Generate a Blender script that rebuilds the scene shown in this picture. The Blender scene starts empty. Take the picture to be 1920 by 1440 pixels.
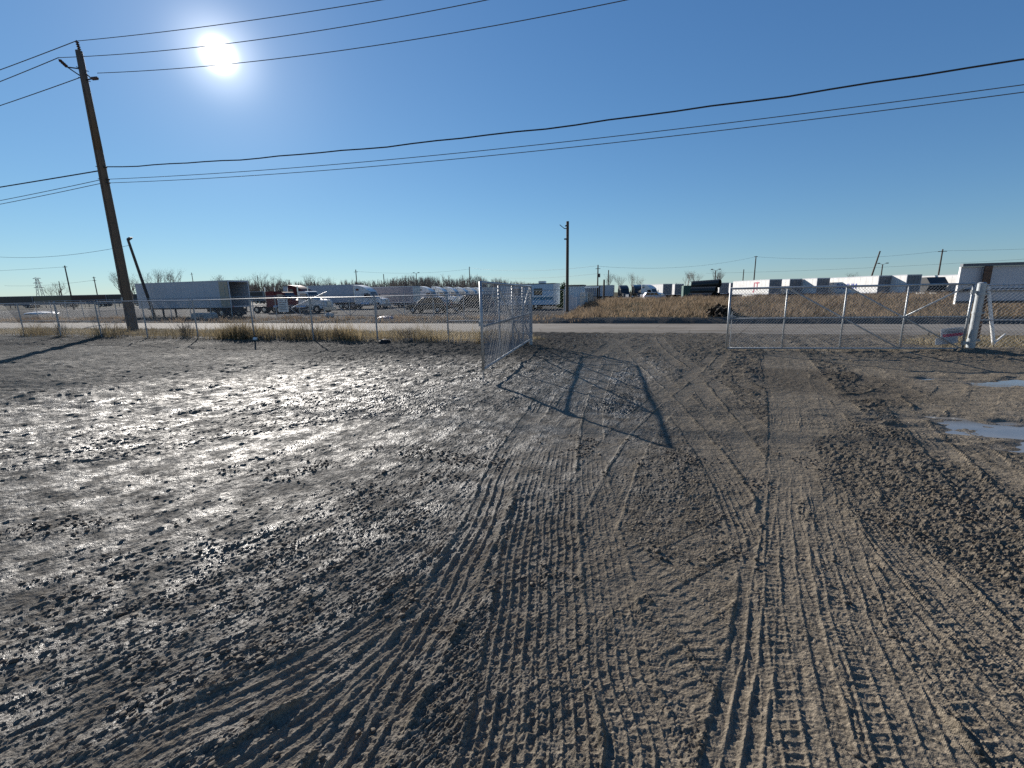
import bpy, math, random
import numpy as np
from mathutils import Vector, Matrix

sc = bpy.context.scene
col = sc.collection
rnd = random.Random(7)
R = math.radians

# ------------------------------------------------------------------ camera
# world: X runs along the road, Y away from the yard towards the road, metres
CAM_Z = 1.79
cam_d = bpy.data.cameras.new('camera')
cam = bpy.data.objects.new('camera', cam_d)
col.objects.link(cam)
cam_d.sensor_fit = 'HORIZONTAL'
cam_d.sensor_width = 36.0
cam_d.lens = 36.0 * 824.6 / 1920.0
cam_d.clip_start = 0.05
cam_d.clip_end = 5000
cam.location = (0, 0, CAM_Z)
pitch, roll, yaw = R(11.56), R(-1.131), R(17.7)
cam.rotation_euler = (Matrix.Rotation(yaw, 3, 'Z') @ Matrix.Rotation(R(90) - pitch, 3, 'X')
                      @ Matrix.Rotation(-roll, 3, 'Z').inverted()).to_euler()
sc.camera = cam

# ------------------------------------------------------------------ sky and sun
SUN = Vector((-0.6818, 0.6218, 0.3852)).normalized()
SUN_EL = math.asin(SUN.z)
SUN_AZ = math.atan2(SUN.x, SUN.y)
world = bpy.data.worlds.new('World')
sc.world = world
world.use_nodes = True
wn, wl = world.node_tree.nodes, world.node_tree.links
wn.clear()
w_out = wn.new('ShaderNodeOutputWorld')
w_bg = wn.new('ShaderNodeBackground')
sky = wn.new('ShaderNodeTexSky')
sky.sky_type = 'NISHITA'
sky.sun_disc = False
sky.sun_elevation = SUN_EL
sky.sun_rotation = SUN_AZ
sky.altitude = 150
sky.air_density = 1.0
sky.dust_density = 0.0
sky.ozone_density = 3.0
EXPOSURE = 1.0
w_bg.inputs['Strength'].default_value = 0.1 / 2 ** EXPOSURE


def wmath(op, a, b=None):
    n = wn.new('ShaderNodeMath')
    n.operation = op
    for i, v in enumerate((a, b)):
        if v is None:
            continue
        if isinstance(v, (int, float)):
            n.inputs[i].default_value = v
        else:
            wl.new(v, n.inputs[i])
    return n.outputs[0]


# the solar aureole (forward scattering round the sun's direction), part of the sky itself
tc = wn.new('ShaderNodeTexCoord')
dot = wn.new('ShaderNodeVectorMath')
dot.operation = 'DOT_PRODUCT'
nrm = wn.new('ShaderNodeVectorMath')
nrm.operation = 'NORMALIZE'
wl.new(tc.outputs['Generated'], nrm.inputs[0])
wl.new(nrm.outputs[0], dot.inputs[0])
dot.inputs[1].default_value = SUN
d0 = wmath('MAXIMUM', dot.outputs['Value'], 0.0)
g1 = wmath('MULTIPLY', wmath('POWER', d0, 9000.0), 70.0)
g2 = wmath('MULTIPLY', wmath('POWER', d0, 900.0), 6.0)
g3 = wmath('MULTIPLY', wmath('POWER', d0, 120.0), 1.5)
g4 = wmath('MULTIPLY', wmath('POWER', d0, 14.0), 0.5)
gl = wmath('ADD', wmath('ADD', g1, g2), wmath('ADD', g3, g4))
gc = wn.new('ShaderNodeMixRGB')
gc.blend_type = 'MULTIPLY'
gc.inputs[0].default_value = 1.0
gc.inputs[1].default_value = (1.0, 0.97, 0.9, 1)
wl.new(gl, gc.inputs[2])
addc = wn.new('ShaderNodeMixRGB')
addc.blend_type = 'ADD'
addc.inputs[0].default_value = 1.0
# the camera's rendering of that sky: one tone curve per channel for the whole dome
sep = wn.new('ShaderNodeSeparateColor')
wl.new(sky.outputs[0], sep.inputs[0])
comb = wn.new('ShaderNodeCombineColor')
for ch, (gain, gam) in enumerate(((0.655, 0.935), (1.06, 0.828), (1.76, 0.677))):
    wl.new(wmath('MULTIPLY', wmath('POWER', sep.outputs[ch], gam), gain), comb.inputs[ch])
wl.new(comb.outputs[0], addc.inputs[1])
wl.new(gc.outputs[0], addc.inputs[2])
wl.new(addc.outputs[0], w_bg.inputs['Color'])
wl.new(w_bg.outputs[0], w_out.inputs[0])

sun_d = bpy.data.lights.new('sun', 'SUN')
sun_d.energy = 5.0
sun_d.angle = R(0.53)
sun_d.color = (1.0, 0.935, 0.85)
sun = bpy.data.objects.new('sun', sun_d)
col.objects.link(sun)
sun.location = SUN * 60
sun.rotation_euler = SUN.to_track_quat('Z', 'Y').to_euler()

sc.view_settings.view_transform = 'Standard'
sc.view_settings.look = 'None'
sc.view_settings.gamma = 1.0
sc.view_settings.use_curve_mapping = False
sc.view_settings.exposure = EXPOSURE
sc.render.engine = 'CYCLES'
sc.cycles.max_bounces = 6
sc.cycles.use_denoising = False


# ------------------------------------------------------------------ materials
MATS = {}


def mat(name, color, rough=0.6, metal=0.0, spec=0.5, var=0.15, scale=6.0, color2=None, bump=0.0, bscale=40.0, coat=0.0, stretch=None):
    if name in MATS:
        return MATS[name]
    m = bpy.data.materials.new(name)
    m.use_nodes = True
    n, l = m.node_tree.nodes, m.node_tree.links
    b = n['Principled BSDF']
    b.inputs['Roughness'].default_value = rough
    b.inputs['Metallic'].default_value = metal
    b.inputs['Specular IOR Level'].default_value = spec
    if coat:
        b.inputs['Coat Weight'].default_value = coat
    t = n.new('ShaderNodeTexCoord')
    src = t.outputs['Object']
    if stretch:
        mp = n.new('ShaderNodeMapping')
        mp.inputs['Scale'].default_value = stretch
        l.new(src, mp.inputs[0])
        src = mp.outputs[0]
    nz = n.new('ShaderNodeTexNoise')
    nz.inputs['Scale'].default_value = scale
    nz.inputs['Detail'].default_value = 6
    nz.inputs['Roughness'].default_value = 0.65
    l.new(src, nz.inputs['Vector'])
    rp = n.new('ShaderNodeValToRGB')
    rp.color_ramp.elements[0].position = 0.32
    rp.color_ramp.elements[1].position = 0.68
    c2 = color2 if color2 else tuple(c * (1 - var * 1.6) for c in color)
    rp.color_ramp.elements[0].color = (*c2, 1)
    rp.color_ramp.elements[1].color = (*color, 1)
    l.new(nz.outputs['Fac'], rp.inputs[0])
    l.new(rp.outputs[0], b.inputs['Base Color'])
    if bump:
        nb = n.new('ShaderNodeTexNoise')
        nb.inputs['Scale'].default_value = bscale
        nb.inputs['Detail'].default_value = 4
        l.new(src, nb.inputs['Vector'])
        bp = n.new('ShaderNodeBump')
        bp.inputs['Strength'].default_value = bump
        bp.inputs['Distance'].default_value = 0.01
        l.new(nb.outputs['Fac'], bp.inputs['Height'])
        l.new(bp.outputs[0], b.inputs['Normal'])
    MATS[name] = m
    return m


def tint_mat(name, ca, cb, rough=0.8, trans=0.0):
    """colour picked per blade / leaf from the mesh attribute 'tint'"""
    m = bpy.data.materials.new(name)
    m.use_nodes = True
    n, l = m.node_tree.nodes, m.node_tree.links
    b = n['Principled BSDF']
    b.inputs['Roughness'].default_value = rough
    b.inputs['Specular IOR Level'].default_value = 0.2
    a = n.new('ShaderNodeAttribute')
    a.attribute_name = 'tint'
    rp = n.new('ShaderNodeValToRGB')
    rp.color_ramp.elements[0].color = (*ca, 1)
    rp.color_ramp.elements[1].color = (*cb, 1)
    l.new(a.outputs['Fac'], rp.inputs[0])
    l.new(rp.outputs[0], b.inputs['Base Color'])
    if trans:
        tr = n.new('ShaderNodeBsdfTranslucent')
        l.new(rp.outputs[0], tr.inputs[0])
        mx = n.new('ShaderNodeMixShader')
        mx.inputs[0].default_value = trans
        l.new(b.outputs[0], mx.inputs[1])
        l.new(tr.outputs[0], mx.inputs[2])
        l.new(mx.outputs[0], n['Material Output'].inputs[0])
    return m


M_GALV = mat('galvanised_steel', (0.40, 0.43, 0.45), 0.5, 0.45, var=0.2, scale=9, bump=0.05)
M_WIRE = mat('galvanised_wire', (0.30, 0.32, 0.34), 0.65, 0.15, spec=0.3, var=0.2)
M_WOOD = mat('weathered_pole_wood', (0.15, 0.115, 0.082), 0.85, var=0.3, scale=5, color2=(0.065, 0.05, 0.037), bump=0.6, bscale=30, stretch=(8, 8, 0.4))
M_DARKWOOD = mat('creosote_wood', (0.085, 0.065, 0.05), 0.85, var=0.3, scale=5, bump=0.5, stretch=(8, 8, 0.4))
M_WHITE = mat('white_paint', (0.78, 0.78, 0.76), 0.4, var=0.08, scale=1.6, color2=(0.60, 0.59, 0.565), stretch=(1.4, 1.4, 0.35))
M_DIRTYWHITE = mat('dirty_white_panel', (0.66, 0.66, 0.64), 0.45, var=0.15, scale=0.8)
M_GREYTRAILER = mat('grey_aluminium_panel', (0.46, 0.48, 0.52), 0.45, 0.1, var=0.08, scale=0.7)
M_REAR = mat('shaded_rear_door', (0.17, 0.18, 0.20), 0.6, var=0.25, scale=2)  # shade of the side turned from the sun, put into the door colour
M_RED = mat('dark_red_paint', (0.085, 0.008, 0.012), 0.5, spec=0.25, var=0.15)
M_BLACK = mat('black_paint', (0.012, 0.013, 0.015), 0.22, var=0.1, coat=0.5)
M_CHAR = mat('charcoal_paint', (0.035, 0.037, 0.04), 0.4, var=0.15)
M_GLASS = mat('tinted_glass', (0.012, 0.015, 0.018), 0.06, spec=0.8, var=0.05)
M_RUBBER = mat('tyre_rubber', (0.018, 0.018, 0.018), 0.85, var=0.2)
M_CHROME = mat('bright_metal', (0.62, 0.63, 0.65), 0.2, 0.95, var=0.1)
M_STEELDK = mat('dark_chassis_steel', (0.04, 0.04, 0.042), 0.7, 0.2, var=0.25)
M_RUST = mat('rusty_steel', (0.13, 0.085, 0.06), 0.8, 0.2, color2=(0.07, 0.04, 0.028), scale=12, bump=0.3)
M_CONC = mat('concrete', (0.42, 0.42, 0.40), 0.85, var=0.2, scale=4, bump=0.3)
M_PLY = mat('plywood_liner', (0.48, 0.42, 0.31), 0.75, var=0.15, scale=2, stretch=(1, 1, 5))
M_LAMP = mat('signal_amber', (0.7, 0.18, 0.03), 0.4, var=0.1)
M_TAIL = mat('tail_red', (0.45, 0.02, 0.02), 0.4, var=0.1)
M_CABLE = mat('cable_black', (0.02, 0.02, 0.022), 0.7, var=0.1)
M_PORC = mat('brown_porcelain', (0.07, 0.04, 0.03), 0.3, var=0.2)
M_ALUWIRE = mat('aluminium_conductor', (0.10, 0.105, 0.11), 0.6, 0.3, var=0.1)
M_BARK = mat('bare_bark', (0.24, 0.20, 0.165), 0.9, var=0.3, scale=3)
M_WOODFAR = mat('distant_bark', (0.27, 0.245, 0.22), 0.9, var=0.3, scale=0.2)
M_SIGNBACK = mat('sign_back_sheet', (0.40, 0.43, 0.48), 0.55, 0.1, var=0.06, scale=1.5)
M_PIPE = mat('black_culvert_plastic', (0.03, 0.032, 0.03), 0.38, var=0.2)
M_GREEN = mat('dark_green_paint', (0.03, 0.10, 0.08), 0.5, var=0.2)
M_TEAL = mat('teal_stripe', (0.05, 0.20, 0.30), 0.4, var=0.1)
M_LIGHTBLUE = mat('pale_blue_panel', (0.42, 0.55, 0.66), 0.4, var=0.08)
M_ROOFBR = mat('brown_roof_sheet', (0.16, 0.11, 0.09), 0.7, var=0.2)
M_PRINTRED = mat('red_print', (0.42, 0.02, 0.08), 0.5, var=0.1)
M_PRINTBLUE = mat('blue_print', (0.03, 0.06, 0.35), 0.5, var=0.1)
M_PRINTDK = mat('dark_print', (0.06, 0.06, 0.07), 0.6, var=0.1)
M_YELLOW = mat('yellow_sign', (0.75, 0.60, 0.03), 0.45, var=0.08)
M_LAV = mat('faded_mauve_steel', (0.34, 0.31, 0.33), 0.6, 0.1, var=0.12, scale=1)


# ------------------------------------------------------------------ mesh helpers
class MB:
    def __init__(self):
        self.v, self.f = [], []

    def box(self, c, s, rz=0.0):
        x, y, z = c
        a, b, h = s[0] / 2, s[1] / 2, s[2] / 2
        i = len(self.v)
        cs, sn = math.cos(rz), math.sin(rz)
        for dz in (-h, h):
            for dx, dy in ((-a, -b), (a, -b), (a, b), (-a, b)):
                self.v.append((x + dx * cs - dy * sn, y + dx * sn + dy * cs, z + dz))
        for q in ((0, 3, 2, 1), (4, 5, 6, 7), (0, 1, 5, 4), (1, 2, 6, 5), (2, 3, 7, 6), (3, 0, 4, 7)):
            self.f.append(tuple(i + k for k in q))
        return self

    def bbox(self, x0, x1, y0, y1, z0, z1):
        return self.box(((x0 + x1) / 2, (y0 + y1) / 2, (z0 + z1) / 2), (x1 - x0, y1 - y0, z1 - z0))

    def tube(self, p0, p1, r0, r1=None, n=8, caps=True):
        r1 = r0 if r1 is None else r1
        p0, p1 = Vector(p0), Vector(p1)
        d = (p1 - p0)
        if d.length < 1e-9:
            return self
        d.normalize()
        a = d.orthogonal().normalized()
        b = d.cross(a)
        i = len(self.v)
        for p, r in ((p0, r0), (p1, r1)):
            for k in range(n):
                t = 2 * math.pi * k / n
                self.v.append(tuple(p + a * (r * math.cos(t)) + b * (r * math.sin(t))))
        for k in range(n):
            k2 = (k + 1) % n
            self.f.append((i + k, i + k2, i + n + k2, i + n + k))
        if caps:
            self.f.append(tuple(i + k for k in reversed(range(n))))
            self.f.append(tuple(i + n + k for k in range(n)))
        return self

    def path(self, pts, r, n=6):
        pts = [Vector(p) for p in pts]
        i = len(self.v)
        ref = Vector((0, 0, 1))
        for j, p in enumerate(pts):
            d = (pts[min(j + 1, len(pts) - 1)] - pts[max(j - 1, 0)]).normalized()
            a = d.cross(ref)
            if a.length < 1e-3:
                a = d.orthogonal()
            a.normalize()
            b = d.cross(a)
            rr = r[j] if isinstance(r, (list, tuple)) else r
            for k in range(n):
                t = 2 * math.pi * k / n
                self.v.append(tuple(p + a * (rr * math.cos(t)) + b * (rr * math.sin(t))))
        for j in range(len(pts) - 1):
            for k in range(n):
                k2 = (k + 1) % n
                self.f.append((i + j * n + k, i + j * n + k2, i + (j + 1) * n + k2, i + (j + 1) * n + k))
        self.f.append(tuple(i + k for k in range(n)))
        self.f.append(tuple(i + (len(pts) - 1) * n + k for k in reversed(range(n))))
        return self

    def prof(self, pts, y0, y1, ins=0.0):
        """profile in XZ extruded along Y; ins pulls the outer profile in at both ends for a rounded edge"""
        n = len(pts)
        cx = sum(p[0] for p in pts) / n
        cz = sum(p[1] for p in pts) / n
        i = len(self.v)
        if ins:
            rings = [(y0, 1 - ins), (y0 + abs(ins) * 0.9, 1.0), (y1 - abs(ins) * 0.9, 1.0), (y1, 1 - ins)]
        else:
            rings = [(y0, 1.0), (y1, 1.0)]
        for y, s in rings:
            for p in pts:
                self.v.append((cx + (p[0] - cx) * s, y, cz + (p[1] - cz) * s))
        for r in range(len(rings) - 1):
            for k in range(n):
                k2 = (k + 1) % n
                self.f.append((i + r * n + k, i + r * n + k2, i + (r + 1) * n + k2, i + (r + 1) * n + k))
        self.f.append(tuple(i + k for k in reversed(range(n))))
        self.f.append(tuple(i + (len(rings) - 1) * n + k for k in range(n)))
        return self

    def wheel(self, c, r, w, n=16):
        x, y, z = c
        i = len(self.v)
        rings = [(-w / 2, r * 0.6), (-w / 2, r * 0.93), (-w * 0.35, r), (w * 0.35, r), (w / 2, r * 0.93), (w / 2, r * 0.6)]
        for dy, rr in rings:
            for k in range(n):
                t = 2 * math.pi * k / n
                self.v.append((x + rr * math.cos(t), y + dy, z + rr * math.sin(t)))
        for j in range(len(rings) - 1):
            for k in range(n):
                k2 = (k + 1) % n
                self.f.append((i + j * n + k, i + j * n + k2, i + (j + 1) * n + k2, i + (j + 1) * n + k))
        return self

    def build(self, name, m, parent=None, loc=None, smooth=False, bevel=0.0):
        me = bpy.data.meshes.new(name)
        me.from_pydata(self.v, [], self.f)
        me.validate()
        if smooth:
            for p in me.polygons:
                p.use_smooth = True
        me.materials.append(m)
        o = bpy.data.objects.new(name, me)
        col.objects.link(o)
        if parent is not None:
            o.parent = parent
        if loc is not None:
            o.location = loc
        if bevel:
            bm = o.modifiers.new('bevel', 'BEVEL')
            bm.width = bevel
            bm.segments = 2
            bm.limit_method = 'ANGLE'
        return o


def np_mesh(name, v, tri, m, tint=None, quads=False):
    v = np.ascontiguousarray(v, dtype=np.float32)
    tri = np.ascontiguousarray(tri, dtype=np.int32)
    k = tri.shape[1]
    me = bpy.data.meshes.new(name)
    me.vertices.add(len(v))
    me.vertices.foreach_set('co', v.ravel())
    me.loops.add(tri.size)
    me.loops.foreach_set('vertex_index', tri.ravel())
    me.polygons.add(len(tri))
    me.polygons.foreach_set('loop_start', np.arange(0, tri.size, k, dtype=np.int32))
    me.update(calc_edges=True)
    me.validate()
    if tint is not None:
        at = me.attributes.new('tint', 'FLOAT', 'POINT')
        at.data.foreach_set('value', np.ascontiguousarray(tint, dtype=np.float32))
    me.materials.append(m)
    o = bpy.data.objects.new(name, me)
    col.objects.link(o)
    return o


def tag(o, label=None, cat=None, group=None, kind=None):
    if label:
        o['label'] = label
    if cat:
        o['category'] = cat
    if group:
        o['group'] = group
    if kind:
        o['kind'] = kind
    return o


def thing(name, label, cat, loc=(0, 0, 0), rz=0.0, group=None):
    o = bpy.data.objects.new(name, None)
    col.objects.link(o)
    o.empty_display_size = 0.3
    o.location = loc
    o.rotation_euler = (0, 0, rz)
    return tag(o, label, cat, group)


def copy_tree(o, parent=None):
    c = o.copy()
    col.objects.link(c)
    c.parent = parent
    for ch in o.children:
        copy_tree(ch, c)
    return c


def place(src, loc, rz, label, scale=None):
    c = copy_tree(src)
    c.location = loc
    c.rotation_euler = (0, 0, rz)
    c['label'] = label
    if scale:
        c.scale = (scale, scale, scale)
    return c


def text_mesh(name, s, size, m, parent, loc, rot, bold=0.0):
    cu = bpy.data.curves.new(name, 'FONT')
    cu.body = s
    cu.size = size
    cu.extrude = 0.004
    cu.offset = bold
    cu.align_x = 'CENTER'
    cu.align_y = 'CENTER'
    tmp = bpy.data.objects.new(name + '_tmp', cu)
    col.objects.link(tmp)
    dg = bpy.context.evaluated_depsgraph_get()
    me = bpy.data.meshes.new_from_object(tmp.evaluated_get(dg))
    bpy.data.objects.remove(tmp)
    bpy.data.curves.remove(cu)
    me.materials.clear()
    me.materials.append(m)
    o = bpy.data.objects.new(name, me)
    col.objects.link(o)
    o.parent = parent
    o.location = loc
    o.rotation_euler = rot
    return o


# ------------------------------------------------------------------ noise
def perlin(x, y, seed=0):
    xi = np.floor(x).astype(np.int64)
    yi = np.floor(y).astype(np.int64)
    xf = (x - xi).astype(np.float32)
    yf = (y - yi).astype(np.float32)

    def grad(ix, iy, dx, dy):
        h = (ix * 374761393 + iy * 668265263 + seed * 2147483647) & 0xFFFFFFFF
        h = ((h ^ (h >> 13)) * 1274126177) & 0xFFFFFFFF
        h = (h ^ (h >> 16)) & 0xFFFF
        a = h.astype(np.float32) * np.float32(2 * math.pi / 65536.0)
        return np.cos(a) * dx + np.sin(a) * dy
    u = xf * xf * xf * (xf * (xf * 6 - 15) + 10)
    v = yf * yf * yf * (yf * (yf * 6 - 15) + 10)
    a = grad(xi, yi, xf, yf)
    b = grad(xi + 1, yi, xf - 1, yf)
    c = grad(xi, yi + 1, xf, yf - 1)
    d = grad(xi + 1, yi + 1, xf - 1, yf - 1)
    return 1.4 * ((a * (1 - u) + b * u) * (1 - v) + (c * (1 - u) + d * u) * v)


def sstep(a, b, x):
    t = np.clip((x - a) / (b - a), 0, 1)
    return t * t * (3 - 2 * t)


ROAD0, ROAD1 = 22.3, 29.4
FENCE_Y = 15.25


def apron(x, y):
    """1 where the muddy drive runs from the gate to the road"""
    w = 6.0 + 3.0 * sstep(17, 22.3, y) + 0.7 * perlin(x * 0 + 3.3, y * 0.8, 5)
    return sstep(w + 0.5, w - 0.5, np.abs(x - 1.8) + 0.25 * perlin(x * 2.0, y * 2.0, 9))


def terrain(x, y):
    """height of the land without its small relief"""
    z = 0.035 * perlin(x * 0.22, y * 0.22, 1) + 0.02 * perlin(x * 0.7, y * 0.7, 2)
    z = z * sstep(22, 18, y)
    # verge falling to the road
    z = z - 0.17 * sstep(15.6, 21.8, y)
    z = z + 0.10 * np.exp(-((y - 15.5) / 0.45) ** 2) * (1 - apron(x, y)) * (0.7 + 0.6 * perlin(x * 0.9, y * 0.3, 12))
    zr = -0.235
    # far side
    right = sstep(-10, -3.5, x + (y - 40) * 0.085)
    dl = y + 0.35 * perlin(x * 0.35, y * 0.1, 17) + 0.18 * perlin(x * 1.3, y * 0.3, 19)
    zl = -0.2 - 0.22 * np.exp(-((dl - 30.6) / 0.7) ** 2) + sstep(30, 33, y) * sstep(38, 34, y) * (0.08 + 0.16 * perlin(x * 0.55, y * 0.55, 21) + 0.08 * perlin(x * 2.1, y * 2.1, 22))
    zrr = -0.2 - 0.75 * np.exp(-((dl - 30.8) / 0.85) ** 2) + 0.22 * sstep(31.2, 32.7, dl) + 0.76 * sstep(33, 56, y) - 1.2 * sstep(58, 70, y)
    zrr = zrr + sstep(32, 35, y) * sstep(70, 60, y) * (0.10 * perlin(x * 0.25, y * 0.25, 23) + 0.05 * perlin(x * 0.9, y * 0.9, 24))
    zf = zl * (1 - right) + zrr * right
    on_road = sstep(ROAD0 - 0.05, ROAD0 + 0.1, y) * sstep(ROAD1 + 0.05, ROAD1 - 0.1, y)
    past = sstep(ROAD1 - 0.1, ROAD1 + 0.1, y)
    z = z * (1 - past) + zf * past
    return z * (1 - on_road) + zr * on_road


# ------------------------------------------------------------------ tyre tracks in the yard (metres)
def spline(pts, n=14):
    pts = [np.array(p, float) for p in pts]
    P = [2 * pts[0] - pts[1]] + pts + [2 * pts[-1] - pts[-2]]
    out = []
    for i in range(1, len(P) - 2):
        for k in range(n):
            t = k / n
            a, b, c, d = P[i - 1], P[i], P[i + 1], P[i + 2]
            out.append(0.5 * ((2 * b) + (c - a) * t + (2 * a - 5 * b + 4 * c - d) * t * t + (3 * b - a - 3 * c + d) * t ** 3))
    out.append(P[-2])
    return np.array(out)


def offset(pl, d):
    t = np.gradient(pl, axis=0)
    t /= np.linalg.norm(t, axis=1)[:, None] + 1e-9
    return pl + np.stack([t[:, 1], -t[:, 0]], 1) * d


TR = []


def track(pts, w=0.27, kind='rib', depth=0.016, offs=(0,), per=0.055, seed=0, firm=0.12):
    pl = spline(pts)
    for o in offs:
        TR.append((offset(pl, o) if o else pl, w, kind, depth, per, seed + len(TR), firm))


LEFT = [
    [(-2.45, 0.35), (-1.97, 0.84), (-1.68, 1.18), (-1.44, 1.56), (-1.26, 2.12), (-1.19, 2.84), (-1.25, 3.85), (-1.3, 6.0), (-1.0, 10.0), (0.0, 16.0)],
    [(-2.9, 0.2), (-2.38, 0.71), (-2.11, 1.14), (-1.79, 1.65), (-1.57, 2.25), (-1.45, 3.03), (-1.49, 4.06), (-1.6, 7.0), (-1.2, 12.0)],
    [(-3.3, 0.3), (-2.73, 0.87), (-2.46, 1.37), (-2.11, 1.99), (-1.82, 2.67), (-1.65, 3.74), (-1.7, 5.5), (-1.8, 8.5)],
    [(-3.8, 0.5), (-3.26, 1.1), (-2.88, 1.66), (-2.44, 2.34), (-2.08, 3.26), (-1.89, 4.63), (-1.95, 7.5), (-1.3, 12.5)],
    [(-4.7, 0.5), (-3.88, 1.37), (-3.41, 2.22), (-2.81, 3.3), (-2.42, 4.69), (-2.25, 7.02), (-1.9, 10.5), (-0.4, 16.5)],
    [(-5.9, 0.8), (-4.77, 1.76), (-3.83, 2.78), (-3.13, 4.51), (-2.61, 7.83), (-2.2, 12.0)],
    [(-8.2, 1.2), (-6.39, 2.47), (-5.24, 3.58), (-4.23, 5.21), (-3.3, 8.2), (-1.8, 12.6), (0.0, 18.0)],
    [(-12, 2.4), (-9.0, 4.4), (-7.0, 6.4), (-5.4, 8.9), (-3.2, 11.8), (-0.6, 15.2)],
    [(-15, 5.0), (-12, 6.6), (-9, 8.8), (-6.2, 10.8), (-3.0, 12.9), (0.6, 16.5)],
    [(-24, 10.5), (-18, 11.2), (-12, 11.6), (-7, 12.3), (-3, 13.7), (1.0, 18.0)],
]
# old, churned passes first, the fresh ones on top
for i, c in enumerate(LEFT):
    track(c, 0.30, 'fine', 0.006 if i < 6 else 0.012, offs=(-0.2, 0.2), per=0.09, seed=30 + i)
track([(-1.6, 0.7), (-1.46, 0.99), (-1.33, 1.28), (-1.2, 1.78), (-1.17, 2.49), (-1.27, 3.59), (-1.4, 6.0)], 0.27, 'rib3', 0.020, per=0.07)
track(LEFT[0], 0.28, 'rib3', 0.018, offs=(-0.05,))
track(LEFT[1], 0.28, 'fine', 0.014, offs=(-0.05,))
track([(-1.3, 4.6), (-0.87, 4.08), (-0.35, 3.24), (0.03, 2.71), (0.31, 2.25), (0.45, 1.98), (0.6, 1.6)], 0.26, 'lug', 0.007, offs=(0, 0.30), per=0.06)
track([(-0.6, 1.6), (-0.26, 2.05), (0.15, 2.53), (0.8, 3.32), (1.48, 4.23), (2.1, 5.5)], 0.26, 'lug', 0.008, offs=(-0.17, 0.17), per=0.065)
track([(-0.7, 2.6), (-0.62, 3.35), (-0.47, 4.81), (-0.12, 6.65), (0.91, 10.3), (1.8, 14.0)], 0.26, 'rib', 0.014, offs=(0, 0.3), per=0.06)
track([(-2.0, 19.0), (-1.2, 14.99), (0.12, 8.43), (0.63, 5.28), (0.76, 3.73), (0.74, 2.85), (0.65, 2.27), (0.5, 1.4)], 0.28, 'block', 0.017, offs=(0, -0.32), per=0.065, firm=0.4)
track([(0.0, 20.0), (0.16, 15.19), (0.8, 10.27), (1.0, 6.76), (1.08, 4.74), (1.01, 3.46), (0.9, 2.69), (0.75, 1.8)], 0.28, 'rib', 0.014, offs=(0, -0.32), per=0.06)
track([(1.1, 4.2), (1.38, 4.15), (1.85, 4.07), (2.36, 4.12), (3.0, 4.4)], 0.42, 'fine', 0.016, per=0.07)
track([(1.2, 3.35), (1.7, 3.3), (2.2, 3.4), (2.9, 3.7)], 0.36, 'fine', 0.016, per=0.07)
track([(2.5, 9.3), (2.72, 8.9), (3.3, 8.9), (4.06, 10.04), (4.72, 11.75), (4.2, 13.2), (3.2, 13.6)], 0.36, 'rib3', 0.030, offs=(0, 0.42), per=0.12)
track([(3.3, 7.3), (3.9, 7.8), (4.6, 8.78), (5.6, 10.63), (5.5, 12.2), (4.6, 13.8)], 0.34, 'rib3', 0.024, offs=(0, 0.42), per=0.12)
track([(1.2, 3.9), (1.6, 4.61), (1.95, 5.44), (2.25, 6.53), (2.26, 7.7), (1.8, 9.5)], 0.28, 'rib3', 0.024, offs=(-0.17, 0.17), per=0.08)
track([(-0.05, 0.9), (0.03, 1.43), (-0.08, 1.89), (-0.19, 2.48), (-0.37, 3.42), (-0.59, 4.78), (-0.9, 8.0), (-1.0, 13.0)], 0.28, 'block', 0.014, offs=(0.0,), per=0.07)
track([(2.2, 2.3), (2.21, 3.16), (2.28, 3.89), (2.32, 4.93), (2.57, 6.62), (2.82, 8.58), (3.27, 12.28), (3.9, 20.0)], 0.28, 'rib', 0.015, offs=(-0.15, 0.15), per=0.06)
track([(2.55, 3.1), (2.78, 4.11), (3.12, 5.28), (3.6, 7.12), (4.22, 9.81), (4.69, 12.54), (5.05, 15.89), (6.0, 21)], 0.30, 'rib3', 0.024, offs=(-0.17, 0.17, 1.9), per=0.06)
track([(0.25, 1.0), (0.4, 1.54), (0.56, 2.07), (0.77, 2.86), (1.06, 3.91), (1.43, 5.3), (2.0, 8.0), (2.9, 13.0)], 0.27, 'rib3', 0.017, per=0.06, firm=0.6)
track([(1.15, 1.2), (1.09, 1.75), (1.06, 2.16), (1.08, 2.74), (1.21, 3.67), (1.52, 5.16), (2.1, 8.0), (3.2, 14.0)], 0.30, 'sipe', 0.010, per=0.05)
track([(1.8, 1.5), (1.74, 2.39), (1.73, 2.93), (1.75, 3.74), (1.84, 4.8), (2.12, 6.5), (2.74, 9.49), (3.6, 14.0)], 0.30, 'sipe', 0.015, offs=(0, 0.33), per=0.06, firm=0.6)
track([(1.5, 1.2), (1.44, 1.89), (1.42, 2.39), (1.41, 3.04), (1.46, 3.92), (1.63, 5.19), (2.18, 7.68), (3.2, 13.0)], 0.30, 'sipe', 0.015, offs=(-0.02, 0.26), per=0.055, firm=0.6)
track([(0.66, 0.9), (0.72, 1.64), (0.8, 2.32), (1.04, 3.47), (1.49, 5.32), (2.46, 9.43), (3.87, 15.72), (4.6, 21)], 0.31, 'sipe', 0.013, offs=(-0.02, 0.30), per=0.05, firm=0.7)
track([(-1.0, 0.6), (-1.08, 1.1), (-1.1, 1.56), (-1.14, 2.26), (-1.28, 3.27), (-1.52, 4.72), (-1.8, 8.0)], 0.30, 'rib3', 0.032, per=0.07, firm=0.7)
track([(-0.42, 0.6), (-0.5, 1.27), (-0.63, 1.9), (-0.85, 2.94), (-1.06, 4.17), (-1.21, 5.68), (-1.4, 8.61), (-1.57, 12.38), (-1.2, 18.0)], 0.29, 'block', 0.024, per=0.075, firm=0.6)
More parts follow.
